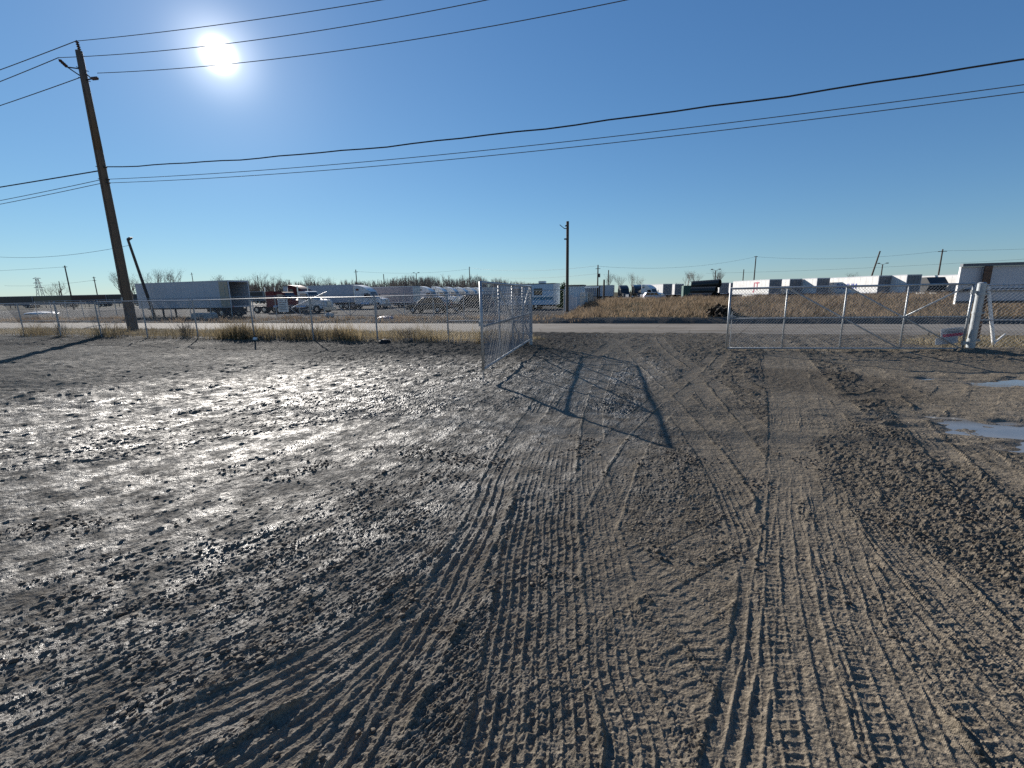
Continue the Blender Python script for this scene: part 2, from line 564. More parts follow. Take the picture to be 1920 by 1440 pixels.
track([(-0.15, 0.7), (-0.26, 1.35), (-0.41, 1.97), (-0.62, 3.0), (-0.84, 4.23), (-1.05, 5.98), (-1.3, 9.85), (-1.4, 13.58), (-0.8, 20.0)], 0.29, 'block', 0.024, per=0.075, firm=0.6)


PAT_H = {'rib': 0.70, 'rib3': 0.66, 'block': 0.58, 'sipe': 0.95, 'fine': 0.40, 'lug': 0.8}


def apply_tracks(x, y, cell, h, rough_k, pack):
    """press every track into the height h (arrays, in place)"""
    for pl, w, kind, depth, per, seed, firm in TR:
        hw = w / 2
        m = (x > pl[:, 0].min() - w) & (x < pl[:, 0].max() + w) & (y > pl[:, 1].min() - w) & (y < pl[:, 1].max() + w)
        idx = np.nonzero(m)[0]
        if not len(idx):
            continue
        px, py = x[idx], y[idx]
        best = np.full(len(idx), 1e9, np.float32)
        bu = np.zeros(len(idx), np.float32)
        bs = np.zeros(len(idx), np.float32)
        L = 0.0
        for k in range(len(pl) - 1):
            a, b = pl[k], pl[k + 1]
            d = b - a
            ln = math.hypot(*d)
            if ln < 1e-6:
                continue
            tx, ty = d / ln
            sel = np.nonzero((px > min(a[0], b[0]) - w) & (px < max(a[0], b[0]) + w) & (py > min(a[1], b[1]) - w) & (py < max(a[1], b[1]) + w))[0]
            if len(sel):
                dx, dy = px[sel] - a[0], py[sel] - a[1]
                s = np.clip(dx * tx + dy * ty, 0, ln)
                u = dx * ty - dy * tx
                d2 = (dx - tx * s) ** 2 + (dy - ty * s) ** 2
                better = d2 < best[sel]
                q = sel[better]
                best[q] = d2[better]
                bu[q] = u[better]
                bs[q] = (L + s)[better]
            L += ln
        near = best < (1.5 * hw) ** 2
        idx, u, s = idx[near], bu[near] / hw, bs[near]
        if not len(idx):
            continue
        gx, gy = x[idx], y[idx]
        c = cell[idx]
        wob = 0.10 * perlin(s * 2.5, u * 0 + seed * 7.1, 3)
        u = u + wob
        au = np.abs(u)
        keep = np.clip(0.78 + 0.8 * perlin(gx * 0.9 + seed * 3.7, gy * 0.9, 40 + seed) + 0.4 * perlin(gx * 4 + seed, gy * 4, 41 + seed), firm, 1.0)
        keep = keep * sstep(0, 0.35, s) * sstep(0, 0.35, L - s)
        inside = sstep(1.06, 0.94, au)
        lod = sstep(0.5, 0.22, c / per)
        lodg = sstep(0.7, 0.3, c / (hw * 0.35))
        base = -0.7 * depth * inside * (0.55 + 0.45 * sstep(1.0, 0.3, au))
        rim = 0.85 * depth * np.exp(-((au - 1.13) / 0.10) ** 2) * np.clip(0.6 + 1.3 * perlin(gx * 7, gy * 7, 90 + seed), 0, 2)
        pat = 0
        if kind == 'rib':
            for g in (-0.62, -0.22, 0.22, 0.62):
                gg = g + 0.05 * np.sign(np.sin(s * 2 * math.pi / (per * 1.1)))
                pat = pat + 0.95 * np.exp(-((u - gg) / 0.062) ** 2)
            ph = (s / per + 0.37 * np.floor((u + 1) * 2.3)) % 1.0
            pat = pat + 0.42 * np.exp(-((ph - 0.5) / 0.10) ** 2) * (au < 0.95) * lod
        elif kind == 'rib3':
            for g in (-0.52, -0.05, 0.46):
                pat = pat + 1.15 * np.exp(-((u - g) / 0.06) ** 2)
            ph = (s / per) % 1.0
            pat = pat + 0.25 * np.exp(-((ph - 0.5) / 0.12) ** 2) * (au < 0.95) * lod
        elif kind == 'block':
            for g in (-0.72, -0.36, 0.0, 0.36, 0.72):
                pat = pat + 1.05 * np.exp(-((u - g) / 0.05) ** 2)
            ph = (s / per + 0.5 * (np.floor((u + 1.08) / 0.36) % 2)) % 1.0
            pat = pat + 0.9 * np.exp(-((ph - 0.5) / 0.09) ** 2) * (au < 0.98) * lod
        elif kind == 'sipe':
            ph = (s / per + 1.1 * au) % 1.0
            pat = 0.55 * np.exp(-((ph - 0.5) / 0.13) ** 2) * lod * (0.4 + 0.6 * (au > 0.25))
            for g in (-0.85, -0.3, 0.3, 0.85):
                pat = pat + 0.7 * np.exp(-((u - g) / 0.05) ** 2)
        elif kind == 'fine':
            for g in (-0.8, -0.5, -0.2, 0.12, 0.45, 0.78):
                pat = pat + 1.2 * np.exp(-((u - g - 0.06 * perlin(s * 3.1, u * 0 + g * 9, seed)) / 0.075) ** 2) * np.clip(0.6 + 1.1 * perlin(s * 1.3, u * 0 + g * 5, seed + 2), 0, 1.4)
        elif kind == 'lug':
            ph = (s / per + 0.5 * (u > 0) + 0.5 * au * 0.8) % 1.0
            pat = 1.15 * sstep(0.10, 0.22, ph) * sstep(0.62, 0.48, ph) * lod * sstep(0.08, 0.2, au)
        else:
            for g in (-0.5, 0.1, 0.55):
                pat = pat + 0.8 * np.exp(-((u - g - 0.12 * perlin(s * 1.7, u * 0 + g, seed)) / 0.11) ** 2)
        crumble = np.clip(0.85 + 0.75 * perlin(gx * 11, gy * 11, 70 + seed), 0.15, 1.25)
        dh = base + PAT_H[kind] * depth * pat * inside * crumble * lodg + 0.8 * rim * lodg
        k = keep * inside * (0.4 if kind == 'fine' else 1.0)
        h[idx] = h[idx] * (1 - 0.65 * k) + dh * keep
        rough_k[idx] = np.minimum(rough_k[idx], 1 - 0.75 * k)
        pack[idx] = np.maximum(pack[idx], k)


# ------------------------------------------------------------------ ground: one sheet, finest round the viewer, out to the horizon
fwd = math.atan2(0.9526, -0.3040)
ang_f = np.linspace(fwd - R(60), fwd + R(60), 990)
ang_c = np.linspace(fwd + R(60), fwd - R(60) + 2 * math.pi, 122)[1:-1]
ang = np.concatenate([ang_f, ang_c])
e = np.linspace(math.atan(0.62 / CAM_Z), math.atan(32.0 / CAM_Z), 660)
r_in = CAM_Z * np.tan(e)
rr = [r_in[0]]
for v in r_in[1:]:
    # never let a step grow past a quarter metre: fill in instead
    k = max(1, int(math.ceil((v - rr[-1]) / (0.0062 * (1 + v) if v < 22 else 0.25))))
    a = rr[-1]
    for j in range(1, k + 1):
        rr.append(a + (v - a) * j / k)
r_out = [rr[-1]]
while r_out[-1] < 62:
    r_out.append(r_out[-1] + 0.27 + 0.006 * (r_out[-1] - 32))
while r_out[-1] < 3200:
    r_out.append(r_out[-1] * 1.06)
rad = np.concatenate([np.array(rr), np.array(r_out[1:])])
NA, NR = len(ang), len(rad)
gx = (rad[:, None] * np.cos(ang)[None, :]).ravel()
gy = (rad[:, None] * np.sin(ang)[None, :]).ravel()
da = np.abs(np.diff(np.concatenate([ang, [ang[0] + 2 * math.pi]])))
dr = np.gradient(rad)
cell = np.maximum(dr[:, None] * np.ones(NA)[None, :], rad[:, None] * da[None, :]).ravel().astype(np.float32)
gz = terrain(gx, gy)
yard = sstep(16.4, 15.4, gy + 0.35 * perlin(gx * 0.6, gy * 0.6, 8))
ap = apron(gx, gy) * sstep(22.4, 22.1, gy)
mud = np.maximum(yard, ap)
nearm = np.nonzero((mud > 0.01) & (gx ** 2 + gy ** 2 < 34 ** 2))[0]
mx, my, mc = gx[nearm], gy[nearm], cell[nearm]
# flow of old churned passes: they swing from the left towards the gate
leftness = sstep(0.6, -1.6, mx - 0.10 * my)
cl = mx - 1.6 * np.arctan(my / 2.2) * (1 + 0.12 * np.clip(-mx - 2, 0, 9))
cr = mx - 0.18 * my
streak = leftness * (perlin(cl * 4.2, my * 0.5, 31) + 0.6 * perlin(cl * 9.5, my * 1.1, 32)) + (1 - leftness) * (perlin(cr * 3.6, my * 0.35, 33) + 0.4 * perlin(cr * 8, my * 0.8, 34))
macro = perlin(mx * 0.55, my * 0.55, 36)
churn = np.clip(0.66 + 0.50 * macro + 0.25 * streak + 0.20 * leftness, 0.25 + 0.35 * leftness, 1.35)

e1 = np.hypot((mx - 2.38 - 0.05 * (my - 4.6)) / 0.75, (my - 4.7) / 1.9) + 0.35 * perlin(mx * 1.7, my * 1.2, 140)
churnR = sstep(1.1, 0.7, e1)
e2 = np.hypot((mx - 3.3) / 1.5, (my - 9.6) / 2.0) + 0.4 * perlin(mx * 0.9, my * 0.7, 141)
churnD = sstep(1.1, 0.7, e2)
churn = np.clip(churn + 0.65 * churnR + 0.35 * churnD, 0, 1.5)


def relief(bands):
    out = np.zeros(len(nearm))
    for lam, amp, kind in bands:
        lod = sstep(1.25, 0.45, mc / lam)
        w1 = perlin(mx / lam * 0.7, my / lam * 0.7, 50)
        n1 = perlin(mx / lam + 0.35 * w1, my / lam - 0.35 * w1, int(lam * 1000))
        n2 = perlin(cl / (lam * 0.75) + 0.4 * w1, my / (lam * 1.7), int(lam * 1000) + 7)
        k = 0.6 * leftness
        n1 = n1 * (1 - k) + n2 * k * 1.15
        if kind == 1:
            n1 = (0.30 - np.abs(n1)) * 1.6
        elif kind == 2:
            n1 = (np.abs(n1) - 0.22) * 1.6
        out += amp * n1 * lod * (churn * (1 + 0.5 * leftness) * (1 + (1.6 if lam > 0.04 else 0.6) * sstep(2.5, 6.5, np.hypot(mx, my))) if lam < 0.1 else 1.0 + 2.6 * sstep(5, 13, np.hypot(mx, my)))
    return out


h = relief(((0.55, 0.014, 0), (0.23, 0.010, 0), (0.12, 0.007, 1)))
h += 0.004 * streak * sstep(0.5, 0.2, mc / 0.3)
rk = np.ones(len(nearm))
pk = np.zeros(len(nearm))
apply_tracks(mx, my, mc, h, rk, pk)
fine = relief(((0.085, 0.005, 2), (0.050, 0.0066, 1), (0.033, 0.0080, 2), (0.022, 0.0088, 1), (0.0145, 0.0072, 0)))
# clods standing proud
for lam, amp, th in ((0.10, 0.010, 0.42), (0.055, 0.018, 0.36), (0.032, 0.026, 0.30)):
    cn = perlin(mx / lam + 11, my / lam - 5, int(lam * 999) + 3)
    fine += amp * np.clip(cn - th, 0, 1) * np.clip(churn * 1.7 - 0.95, 0, 1.3) * sstep(0.8, 0.3, mc / lam) * sstep(9, 3, np.hypot(mx, my))
# long scraped streaks where lorries swung round to the gate
for fr, al, amp in ((2.6, 0.25, 0.006), (6.0, 0.6, 0.004), (15.0, 2.2, 0.0050), (30.0, 6.0, 0.0062), (48.0, 12.0, 0.0062)):
    sk = perlin(cl * fr, my * al, int(fr) + 300)
    fine += leftness * amp * np.clip(np.abs(sk) * 2.0 - 0.35, -0.35, 1.0) * (0.5 + churn) * sstep(1.0, 0.4, mc * fr)
pk *= 1 - 0.8 * churnR
h += fine * (1 - 0.60 * pk) * (1 - 0.32 * leftness)
# dips that hold water on the right of the drive


def dip(cx, cy, ax, ay, rot):
    c, s = math.cos(rot), math.sin(rot)
    u = ((mx - cx) * c + (my - cy) * s) / ax
    v = (-(mx - cx) * s + (my - cy) * c) / ay
    d = np.sqrt(u * u + v * v) + 0.6 * perlin(mx * 1.2, my * 2.2, 77) + 0.35 * perlin(mx * 3.5, my * 6, 78)
    return sstep(1.25, 0.55, d)


wetdip = np.maximum.reduce([dip(4.7, 6.7, 1.6, 0.75, -0.25), dip(6.9, 10.5, 1.5, 0.5, -0.1), dip(6.6, 6.6, 1.5, 0.8, 0.1)])
smoothR = sstep(0.0, 1.0, (mx - 2.75 - 0.13 * my) / 0.8) * sstep(14.5, 12.5, my)
h = h * (1 - 0.86 * wetdip) * (1 - 0.6 * smoothR) - 0.055 * wetdip
gz[nearm] += h * np.clip(mud[nearm] * 1.3, 0, 1)
pack = np.zeros(len(gx), np.float32)
wet = np.zeros(len(gx), np.float32)
dark = np.zeros(len(gx), np.float32)
dark[nearm] = np.clip(sstep(9.0, 13.5, my + 1.5 * perlin(mx * 0.3, my * 0.5, 150) + 0.8 * streak) * sstep(-0.5, -4.0, mx) + 0.7 * churnD + 0.25 * churnR, 0, 1)
pack[nearm] = np.clip(np.maximum(pk, 0.75 * smoothR), 0, 1)
rr_n = np.hypot(mx, my)
band = sstep(15, 9.5, rr_n + 1.2 * macro)
wet[nearm] = np.clip(0.08 + 0.58 * leftness * band + (0.12 + 0.13 * band) * macro + 0.15 * streak * band + 0.25 * band * leftness * (perlin(cl * 1.6, my * 0.7, 201) + 0.5 * perlin(cl * 5, my * 2.2, 202)) - 0.25 * pk + 0.9 * wetdip, 0, 1)
right = sstep(-10, -3.5, gx + (gy - 40) * 0.085)
far_field = right * sstep(32.2, 33.0, gy) * sstep(75, 60, gy)
verge = sstep(15.6, 16.2, gy) * sstep(ROAD1 + 4, ROAD1 + 3, gy) * (1 - mud)
grass = np.clip(np.maximum(verge * (gy < ROAD0 + 0.1) + 0.0, far_field), 0, 1)
wild = sstep(150, 260, np.hypot(gx, gy))
grass = np.maximum(grass, wild)
lot = sstep(ROAD1, ROAD1 + 0.4, gy) * (1 - grass)
verts = np.stack([gx, gy, gz], 1)
verts = np.vstack([verts, [[0, 0, float(terrain(np.array([0.0]), np.array([0.0]))[0])]]])
ii = np.arange(NA)
jj = (ii + 1) % NA
base = (np.arange(NR - 1) * NA)[:, None]
quads = np.stack([base + ii, base + jj, base + NA + jj, base + NA + ii], 2).reshape(-1, 4)
me = bpy.data.meshes.new('ground')
cen = len(verts) - 1
fan = np.stack([np.full(NA, cen), jj, ii], 1)
me.vertices.add(len(verts))
me.vertices.foreach_set('co', verts.astype(np.float32).ravel())
quads = quads[:, ::-1]
loops = np.concatenate([quads.ravel(), fan[:, ::-1].ravel()]).astype(np.int32)
# winding: seen from above, angles grow anticlockwise, radius outwards
starts = np.concatenate([np.arange(len(quads)) * 4, len(quads) * 4 + np.arange(NA) * 3]).astype(np.int32)
me.loops.add(len(loops))
me.loops.foreach_set('vertex_index', loops)
me.polygons.add(len(starts))
me.polygons.foreach_set('loop_start', starts)
me.polygons.foreach_set('use_smooth', np.zeros(len(starts), bool))
me.update(calc_edges=True)
for nm, arr in (('wet', wet), ('pack', pack), ('grass', grass), ('lot', lot), ('dark', dark)):
    at = me.attributes.new(nm, 'FLOAT', 'POINT')
    at.data.foreach_set('value', np.append(arr, 0).astype(np.float32))
ground = bpy.data.objects.new('ground', me)
col.objects.link(ground)
tag(ground, 'rutted dark muddy yard ground with tyre tracks running to the gate', 'ground', kind='structure')
del ground['category']


def ground_material():
    m = bpy.data.materials.new('mud_and_earth')
    m.use_nodes = True
    n, l = m.node_tree.nodes, m.node_tree.links
    b = n['Principled BSDF']

    def attr(nm):
        a = n.new('ShaderNodeAttribute')
        a.attribute_name = nm
        return a.outputs['Fac']

    def noise(scale, detail=6, rough=0.65):
        t = n.new('ShaderNodeTexNoise')
        t.inputs['Scale'].default_value = scale
        t.inputs['Detail'].default_value = detail
        t.inputs['Roughness'].default_value = rough
        l.new(tcn.outputs['Object'], t.inputs['Vector'])
        return t.outputs['Fac']

    def mix(f, a, c):
        x = n.new('ShaderNodeMixRGB')
        for i, v in enumerate((f, a, c)):
            if isinstance(v, (int, float)):
                x.inputs[i].default_value = v
            elif isinstance(v, tuple):
                x.inputs[i].default_value = (*v, 1)
            else:
                l.new(v, x.inputs[i])
        return x.outputs[0]

    def mth(op, a, c):
        x = n.new('ShaderNodeMath')
        x.operation = op
        x.use_clamp = op == 'MULTIPLY'
        for i, v in enumerate((a, c)):
            if isinstance(v, (int, float)):
                x.inputs[i].default_value = v
            else:
                l.new(v, x.inputs[i])
        return x.outputs[0]

    def ramp(f, p0, p1, a=0.0, c=1.0):
        x = n.new('ShaderNodeMapRange')
        x.clamp = True
        x.inputs['From Min'].default_value = p0
        x.inputs['From Max'].default_value = p1
        x.inputs['To Min'].default_value = a
        x.inputs['To Max'].default_value = c
        l.new(f, x.inputs['Value'])
        return x.outputs[0]
    tcn = n.new('ShaderNodeTexCoord')
    wet0, packA, grassA, lotA = attr('wet'), attr('pack'), attr('grass'), attr('lot')
    # water lies in broken films: patches from a hand's breadth to a step across
    wetA = mth('MULTIPLY', wet0, ramp(noise(4.0, 8, 0.7), 0.42, 0.62, 0.25, 1.3))
    n1, n2, n3 = noise(1.1), noise(9.0), noise(55.0, 5)
    mudc = mix(ramp(n1, 0.3, 0.7), (0.160, 0.136, 0.103), (0.240, 0.202, 0.152))
    mudc = mix(ramp(n2, 0.42, 0.60, 0, 0.75), mudc, (0.094, 0.078, 0.058))
    mudc = mix(ramp(n3, 0.52, 0.62, 0, 0.8), mudc, (0.38, 0.318, 0.238))
    mudc = mix(mth('MULTIPLY', packA, 0.55), mudc, (0.244, 0.205, 0.154))
    mudc = mix(mth('MULTIPLY', wetA, 0.3), mudc, (0.080, 0.070, 0.056))
    mudc = mix(mth('MULTIPLY', attr('dark'), 0.55), mudc, (0.052, 0.045, 0.038))
    gr = mix(ramp(n1, 0.35, 0.65), (0.20, 0.145, 0.07), (0.12, 0.095, 0.05))
    gr = mix(ramp(n2, 0.4, 0.7, 0, 0.7), gr, (0.26, 0.20, 0.10))
    gr = mix(ramp(noise(2.7), 0.55, 0.7, 0, 0.6), gr, (0.075, 0.085, 0.035))
    lt = mix(ramp(noise(0.25), 0.35, 0.65), (0.15, 0.14, 0.128), (0.095, 0.088, 0.078))
    lt = mix(ramp(n2, 0.4, 0.7, 0, 0.5), lt, (0.10, 0.088, 0.072))
    c = mix(lotA, mix(grassA, mudc, gr), lt)
    l.new(c, b.inputs['Base Color'])
    rg = ramp(n2, 0.3, 0.7, -0.06, 0.06)
    r0 = mth('ADD', ramp(wetA, 0, 1, 0.80, 0.36), rg)
    r0 = mth('MAXIMUM', r0, mth('MULTIPLY', mth('MAXIMUM', grassA, lotA), 0.9))
    l.new(r0, b.inputs['Roughness'])
    l.new(mth('MULTIPLY', ramp(wetA, 0.05, 1, 0.03, 0.35), mth('SUBTRACT', 1.0, mth('MULTIPLY', attr('dark'), 0.55))), b.inputs['Specular IOR Level'])
    def grains(scale):
        t = n.new('ShaderNodeTexVoronoi')
        t.inputs['Scale'].default_value = scale
        l.new(tcn.outputs['Object'], t.inputs['Vector'])
        return t.outputs['Distance']
    hgt = mth('ADD', mth('MULTIPLY', noise(7, 9, 0.62), 0.13), mth('MULTIPLY', noise(46, 5, 0.6), 0.026))
    hgt = mth('SUBTRACT', hgt, mth('MULTIPLY', grains(85), 0.007))
    hgt = mth('SUBTRACT', hgt, mth('MULTIPLY', grains(32), 0.010))
    hgt = mth('MULTIPLY', hgt, ramp(packA, 0, 1, 1.0, 0.55))
    b.inputs['Diffuse Roughness'].default_value = 1.0
    bp = n.new('ShaderNodeBump')
    bp.inputs['Strength'].default_value = 0.9
    bp.inputs['Distance'].default_value = 1.0
    l.new(hgt, bp.inputs['Height'])
    l.new(bp.outputs[0], b.inputs['Normal'])
    return m


me.materials.append(ground_material())


def ground_z(x, y):
    return float(terrain(np.array([x], float), np.array([y], float))[0])


# ------------------------------------------------------------------ road
def road_material():
    m = mat('worn_asphalt', (0.20, 0.186, 0.168), 0.9, spec=0.08, scale=1.3, color2=(0.125, 0.116, 0.104), bump=0.5, bscale=30, stretch=(0.25, 1, 1))
    n, l = m.node_tree.nodes, m.node_tree.links
    b = n['Principled BSDF']
    old = b.inputs['Base Color'].links[0].from_socket
    t = n.new('ShaderNodeTexCoord')
    sp = n.new('ShaderNodeSeparateXYZ')
    l.new(t.outputs['Object'], sp.inputs[0])

    def mth(op, a, c):
        x = n.new('ShaderNodeMath')
        x.operation = op
        x.use_clamp = op == 'MULTIPLY'
        for i, v in enumerate((a, c)):
            if isinstance(v, (int, float)):
                x.inputs[i].default_value = v
            else:
                l.new(v, x.inputs[i])
        return x.outputs[0]
    # mud carried out of the gate on tyres, in streaks along the lanes, and dark seams
    dist = mth('ABSOLUTE', mth('SUBTRACT', sp.outputs[0], 2.0), 0.0)
    near = n.new('ShaderNodeMapRange')
    near.inputs['From Min'].default_value = 26.0
    near.inputs['From Max'].default_value = 3.0
    l.new(dist, near.inputs['Value'])
    mp = n.new('ShaderNodeMapping')
    mp.inputs['Scale'].default_value = (0.12, 1.6, 1.0)
    l.new(t.outputs['Object'], mp.inputs[0])
    nz = n.new('ShaderNodeTexNoise')
    nz.inputs['Scale'].default_value = 1.4
    nz.inputs['Detail'].default_value = 7
    l.new(mp.outputs[0], nz.inputs['Vector'])
    st = n.new('ShaderNodeMapRange')
    st.inputs['From Min'].default_value = 0.42
    st.inputs['From Max'].default_value = 0.62
    l.new(nz.outputs['Fac'], st.inputs['Value'])
    mx_ = n.new('ShaderNodeMixRGB')
    l.new(mth('MULTIPLY', st.outputs[0], mth('ADD', mth('MULTIPLY', near.outputs[0], 0.55), 0.25)), mx_.inputs[0])
    l.new(old, mx_.inputs[1])
    mx_.inputs[2].default_value = (0.105, 0.092, 0.075, 1)
    vo = n.new('ShaderNodeTexVoronoi')
    vo.feature = 'DISTANCE_TO_EDGE'
    vo.inputs['Scale'].default_value = 0.5
    l.new(t.outputs['Object'], vo.inputs['Vector'])
    cr = n.new('ShaderNodeMapRange')
    cr.inputs['From Min'].default_value = 0.02
    cr.inputs['From Max'].default_value = 0.0
    cr.inputs['To Max'].default_value = 0.6
    l.new(vo.outputs['Distance'], cr.inputs['Value'])
    m2 = n.new('ShaderNodeMixRGB')
    l.new(cr.outputs[0], m2.inputs[0])
    l.new(mx_.outputs[0], m2.inputs[1])
    m2.inputs[2].default_value = (0.05, 0.045, 0.04, 1)
    l.new(m2.outputs[0], b.inputs['Base Color'])
    return m


xs = np.concatenate([np.linspace(-420, -80, 40), np.linspace(-79, 60, 180), np.linspace(62, 320, 30)])
rd = MB()
ys_n = 8
for x in xs:
    for k in range(ys_n + 1):
        f = k / ys_n
        w0 = 0.14 * float(perlin(np.array([x * 0.5]), np.array([2.0]), 4)[0])
        w1 = 0.12 * float(perlin(np.array([x * 0.5]), np.array([9.0]), 4)[0])
        y = ROAD0 + w0 + (ROAD1 - ROAD0 + w1 - w0) * f
        rd.v.append((x, y, -0.195 + 0.07 * (1 - (2 * f - 1) ** 2) - (0.06 if k in (0, ys_n) else 0)))
for i in range(len(xs) - 1):
    for k in range(ys_n):
        a = i * (ys_n + 1) + k
        rd.f.append((a, a + ys_n + 1, a + ys_n + 2, a + 1))
road = rd.build('road', road_material())
tag(road, kind='structure')

# ------------------------------------------------------------------ puddles
M_WATER = mat('muddy_water', (0.17, 0.16, 0.145), 0.06, spec=0.7, var=0.1)
for nm, cx, cy, ax, ay, z in (('puddle', 5.7, 6.75, 2.9, 1.3, -0.030), ('puddle', 7.0, 10.6, 1.9, 0.75, -0.030)):
    p = MB()
    p.v = [(cx + ax * math.cos(t * math.pi / 16), cy + ay * math.sin(t * math.pi / 16), z + ground_z(cx, cy)) for t in range(32)]
    p.f = [tuple(range(32))]
    tag(p.build(nm, M_WATER), kind='structure')

# loose clods of mud on the yard
ico = [(0, 0, 1), (0.894, 0, 0.447), (0.276, 0.851, 0.447), (-0.724, 0.526, 0.447), (-0.724, -0.526, 0.447), (0.276, -0.851, 0.447),
       (0.724, 0.526, -0.447), (-0.276, 0.851, -0.447), (-0.894, 0, -0.447), (-0.276, -0.851, -0.447), (0.724, -0.526, -0.447), (0, 0, -1)]
icf = [(0, 1, 2), (0, 2, 3), (0, 3, 4), (0, 4, 5), (0, 5, 1), (1, 6, 2), (2, 7, 3), (3, 8, 4), (4, 9, 5), (5, 10, 1),
       (2, 6, 7), (3, 7, 8), (4, 8, 9), (5, 9, 10), (1, 10, 6), (11, 7, 6), (11, 8, 7), (11, 9, 8), (11, 10, 9), (11, 6, 10)]
g = np.random.default_rng(5)
in_view = np.nonzero((rad[:, None] > 0.9) & (rad[:, None] < 5.5) & (np.arange(NA)[None, :] < 990))
flat = in_view[0] * NA + in_view[1]
dens = np.clip(perlin(gx[flat] * 2.2, gy[flat] * 2.2, 66) + 0.5 * perlin(gx[flat] * 0.8, gy[flat] * 0.8, 67) - 0.08, 0, 1) * cell[flat] ** 2 * (1 - pack[flat] * 0.8)
dens /= dens.sum()
pick = g.choice(flat, 4600, p=dens)
sz = 0.003 + 0.015 * g.random(len(pick)) ** 3.6
V = np.array(ico)[None] * (1 + 0.35 * g.standard_normal((len(pick), 12, 1)).clip(-1, 1)) * sz[:, None, None] * np.array([1.15, 1, 0.75])
rot = g.random(len(pick)) * 6.283
cr_, sr_ = np.cos(rot)[:, None], np.sin(rot)[:, None]
X = V[:, :, 0] * cr_ - V[:, :, 1] * sr_ + gx[pick][:, None]
Y = V[:, :, 0] * sr_ + V[:, :, 1] * cr_ + gy[pick][:, None]
Z = V[:, :, 2] + gz[pick][:, None] + 0.35 * sz[:, None]
F = (np.array(icf)[None] + (np.arange(len(pick)) * 12)[:, None, None]).reshape(-1, 3)
M_CLOD = mat('mud_clod', (0.125, 0.106, 0.084), 0.8, spec=0.15, var=0.3, scale=30, color2=(0.07, 0.06, 0.05), bump=0.4, bscale=150)
clods = np_mesh('mud_clods', np.stack([X, Y, Z], 2).reshape(-1, 3), F, M_CLOD)
tag(clods, 'loose crumbs and clods of dark mud scattered on the yard', 'mud', kind='stuff')
del clods['category']


# ------------------------------------------------------------------ grass and weeds
def blades(name, x, y, z, hgt, wid, lean, m, seed):
    gg = np.random.default_rng(seed)
    n_ = len(x)
    a = gg.random(n_) * 6.283
    b = gg.random(n_) * 6.283
    dx, dy = np.cos(a) * wid / 2, np.sin(a) * wid / 2
    lx, ly = np.cos(b) * lean * hgt, np.sin(b) * lean * hgt
    v = np.zeros((n_, 5, 3))
    v[:, 0] = np.stack([x - dx, y - dy, z - 0.02], 1)
    v[:, 1] = np.stack([x + dx, y + dy, z - 0.02], 1)
    v[:, 2] = np.stack([x + dx * 0.7 + lx * 0.35, y + dy * 0.7 + ly * 0.35, z + hgt * 0.6], 1)
    v[:, 3] = np.stack([x - dx * 0.7 + lx * 0.35, y - dy * 0.7 + ly * 0.35, z + hgt * 0.6], 1)
    v[:, 4] = np.stack([x + lx, y + ly, z + hgt], 1)
    o = (np.arange(n_) * 5)[:, None]
    f = np.concatenate([o + np.array([0, 1, 2]), o + np.array([0, 2, 3]), o + np.array([3, 2, 4])], 0)
    t = np.repeat(np.clip(0.5 * gg.random(n_) + 0.25 + 0.55 * perlin(x * 0.35, y * 0.35, seed + 60) + 0.25 * perlin(x * 1.3, y * 1.3, seed + 61), 0, 1), 5)
    ob = np_mesh(name, v.reshape(-1, 3), f, m, tint=t)
    return ob


M_STRAW = tint_mat('dry_straw', (0.10, 0.085, 0.055), (0.32, 0.265, 0.17), trans=0.35)
M_WEED = tint_mat('dead_weed', (0.085, 0.07, 0.042), (0.32, 0.25, 0.14), trans=0.35)
M_FIELD = tint_mat('brown_field_grass', (0.10, 0.076, 0.053), (0.30, 0.225, 0.15), trans=0.36)


def scatter(n_, x0, x1, y0, y1, seed, dens_scale, th=0.0):
    gg = np.random.default_rng(seed)
    x = gg.uniform(x0, x1, n_)
    y = gg.uniform(y0, y1, n_)
    d = perlin(x * dens_scale, y * dens_scale, seed) + 0.35 * gg.standard_normal(n_)
    return x[d > th], y[d > th], d[d > th]


# short verge grass
x, y, d = scatter(46000, -48, 24, 15.75, 22.15, 11, 0.5, -0.35)
k = apron(x, y) < 0.35
x, y, d = x[k], y[k], d[k]
z = terrain(x, y)
hh = (0.05 + 0.11 * np.random.default_rng(1).random(len(x))) * np.clip(0.9 + d, 0.4, 1.8)
tag(blades('verge_grass', x, y, z, hh, 0.03, 0.9, M_STRAW, 3), 'short straw coloured grass on the verge between fence and road', kind='stuff')
# tall weeds along the fence
x, y, d = scatter(15000, -34, -4.3, 15.0, 16.1, 21, 0.55, -0.05)
kk = (x > -21) | (np.random.default_rng(8).random(len(x)) < 0.25)
x, y, d = x[kk], y[kk], d[kk]
z = terrain(x, y)
hh = (0.18 + 0.52 * np.random.default_rng(2).random(len(x))) * np.clip(0.7 + d, 0.5, 1.5)
tag(blades('fence_weeds', x, y, z, hh, 0.018, 0.35, M_WEED, 4), 'tall dead weed stalks growing along the foot of the fence', kind='stuff')
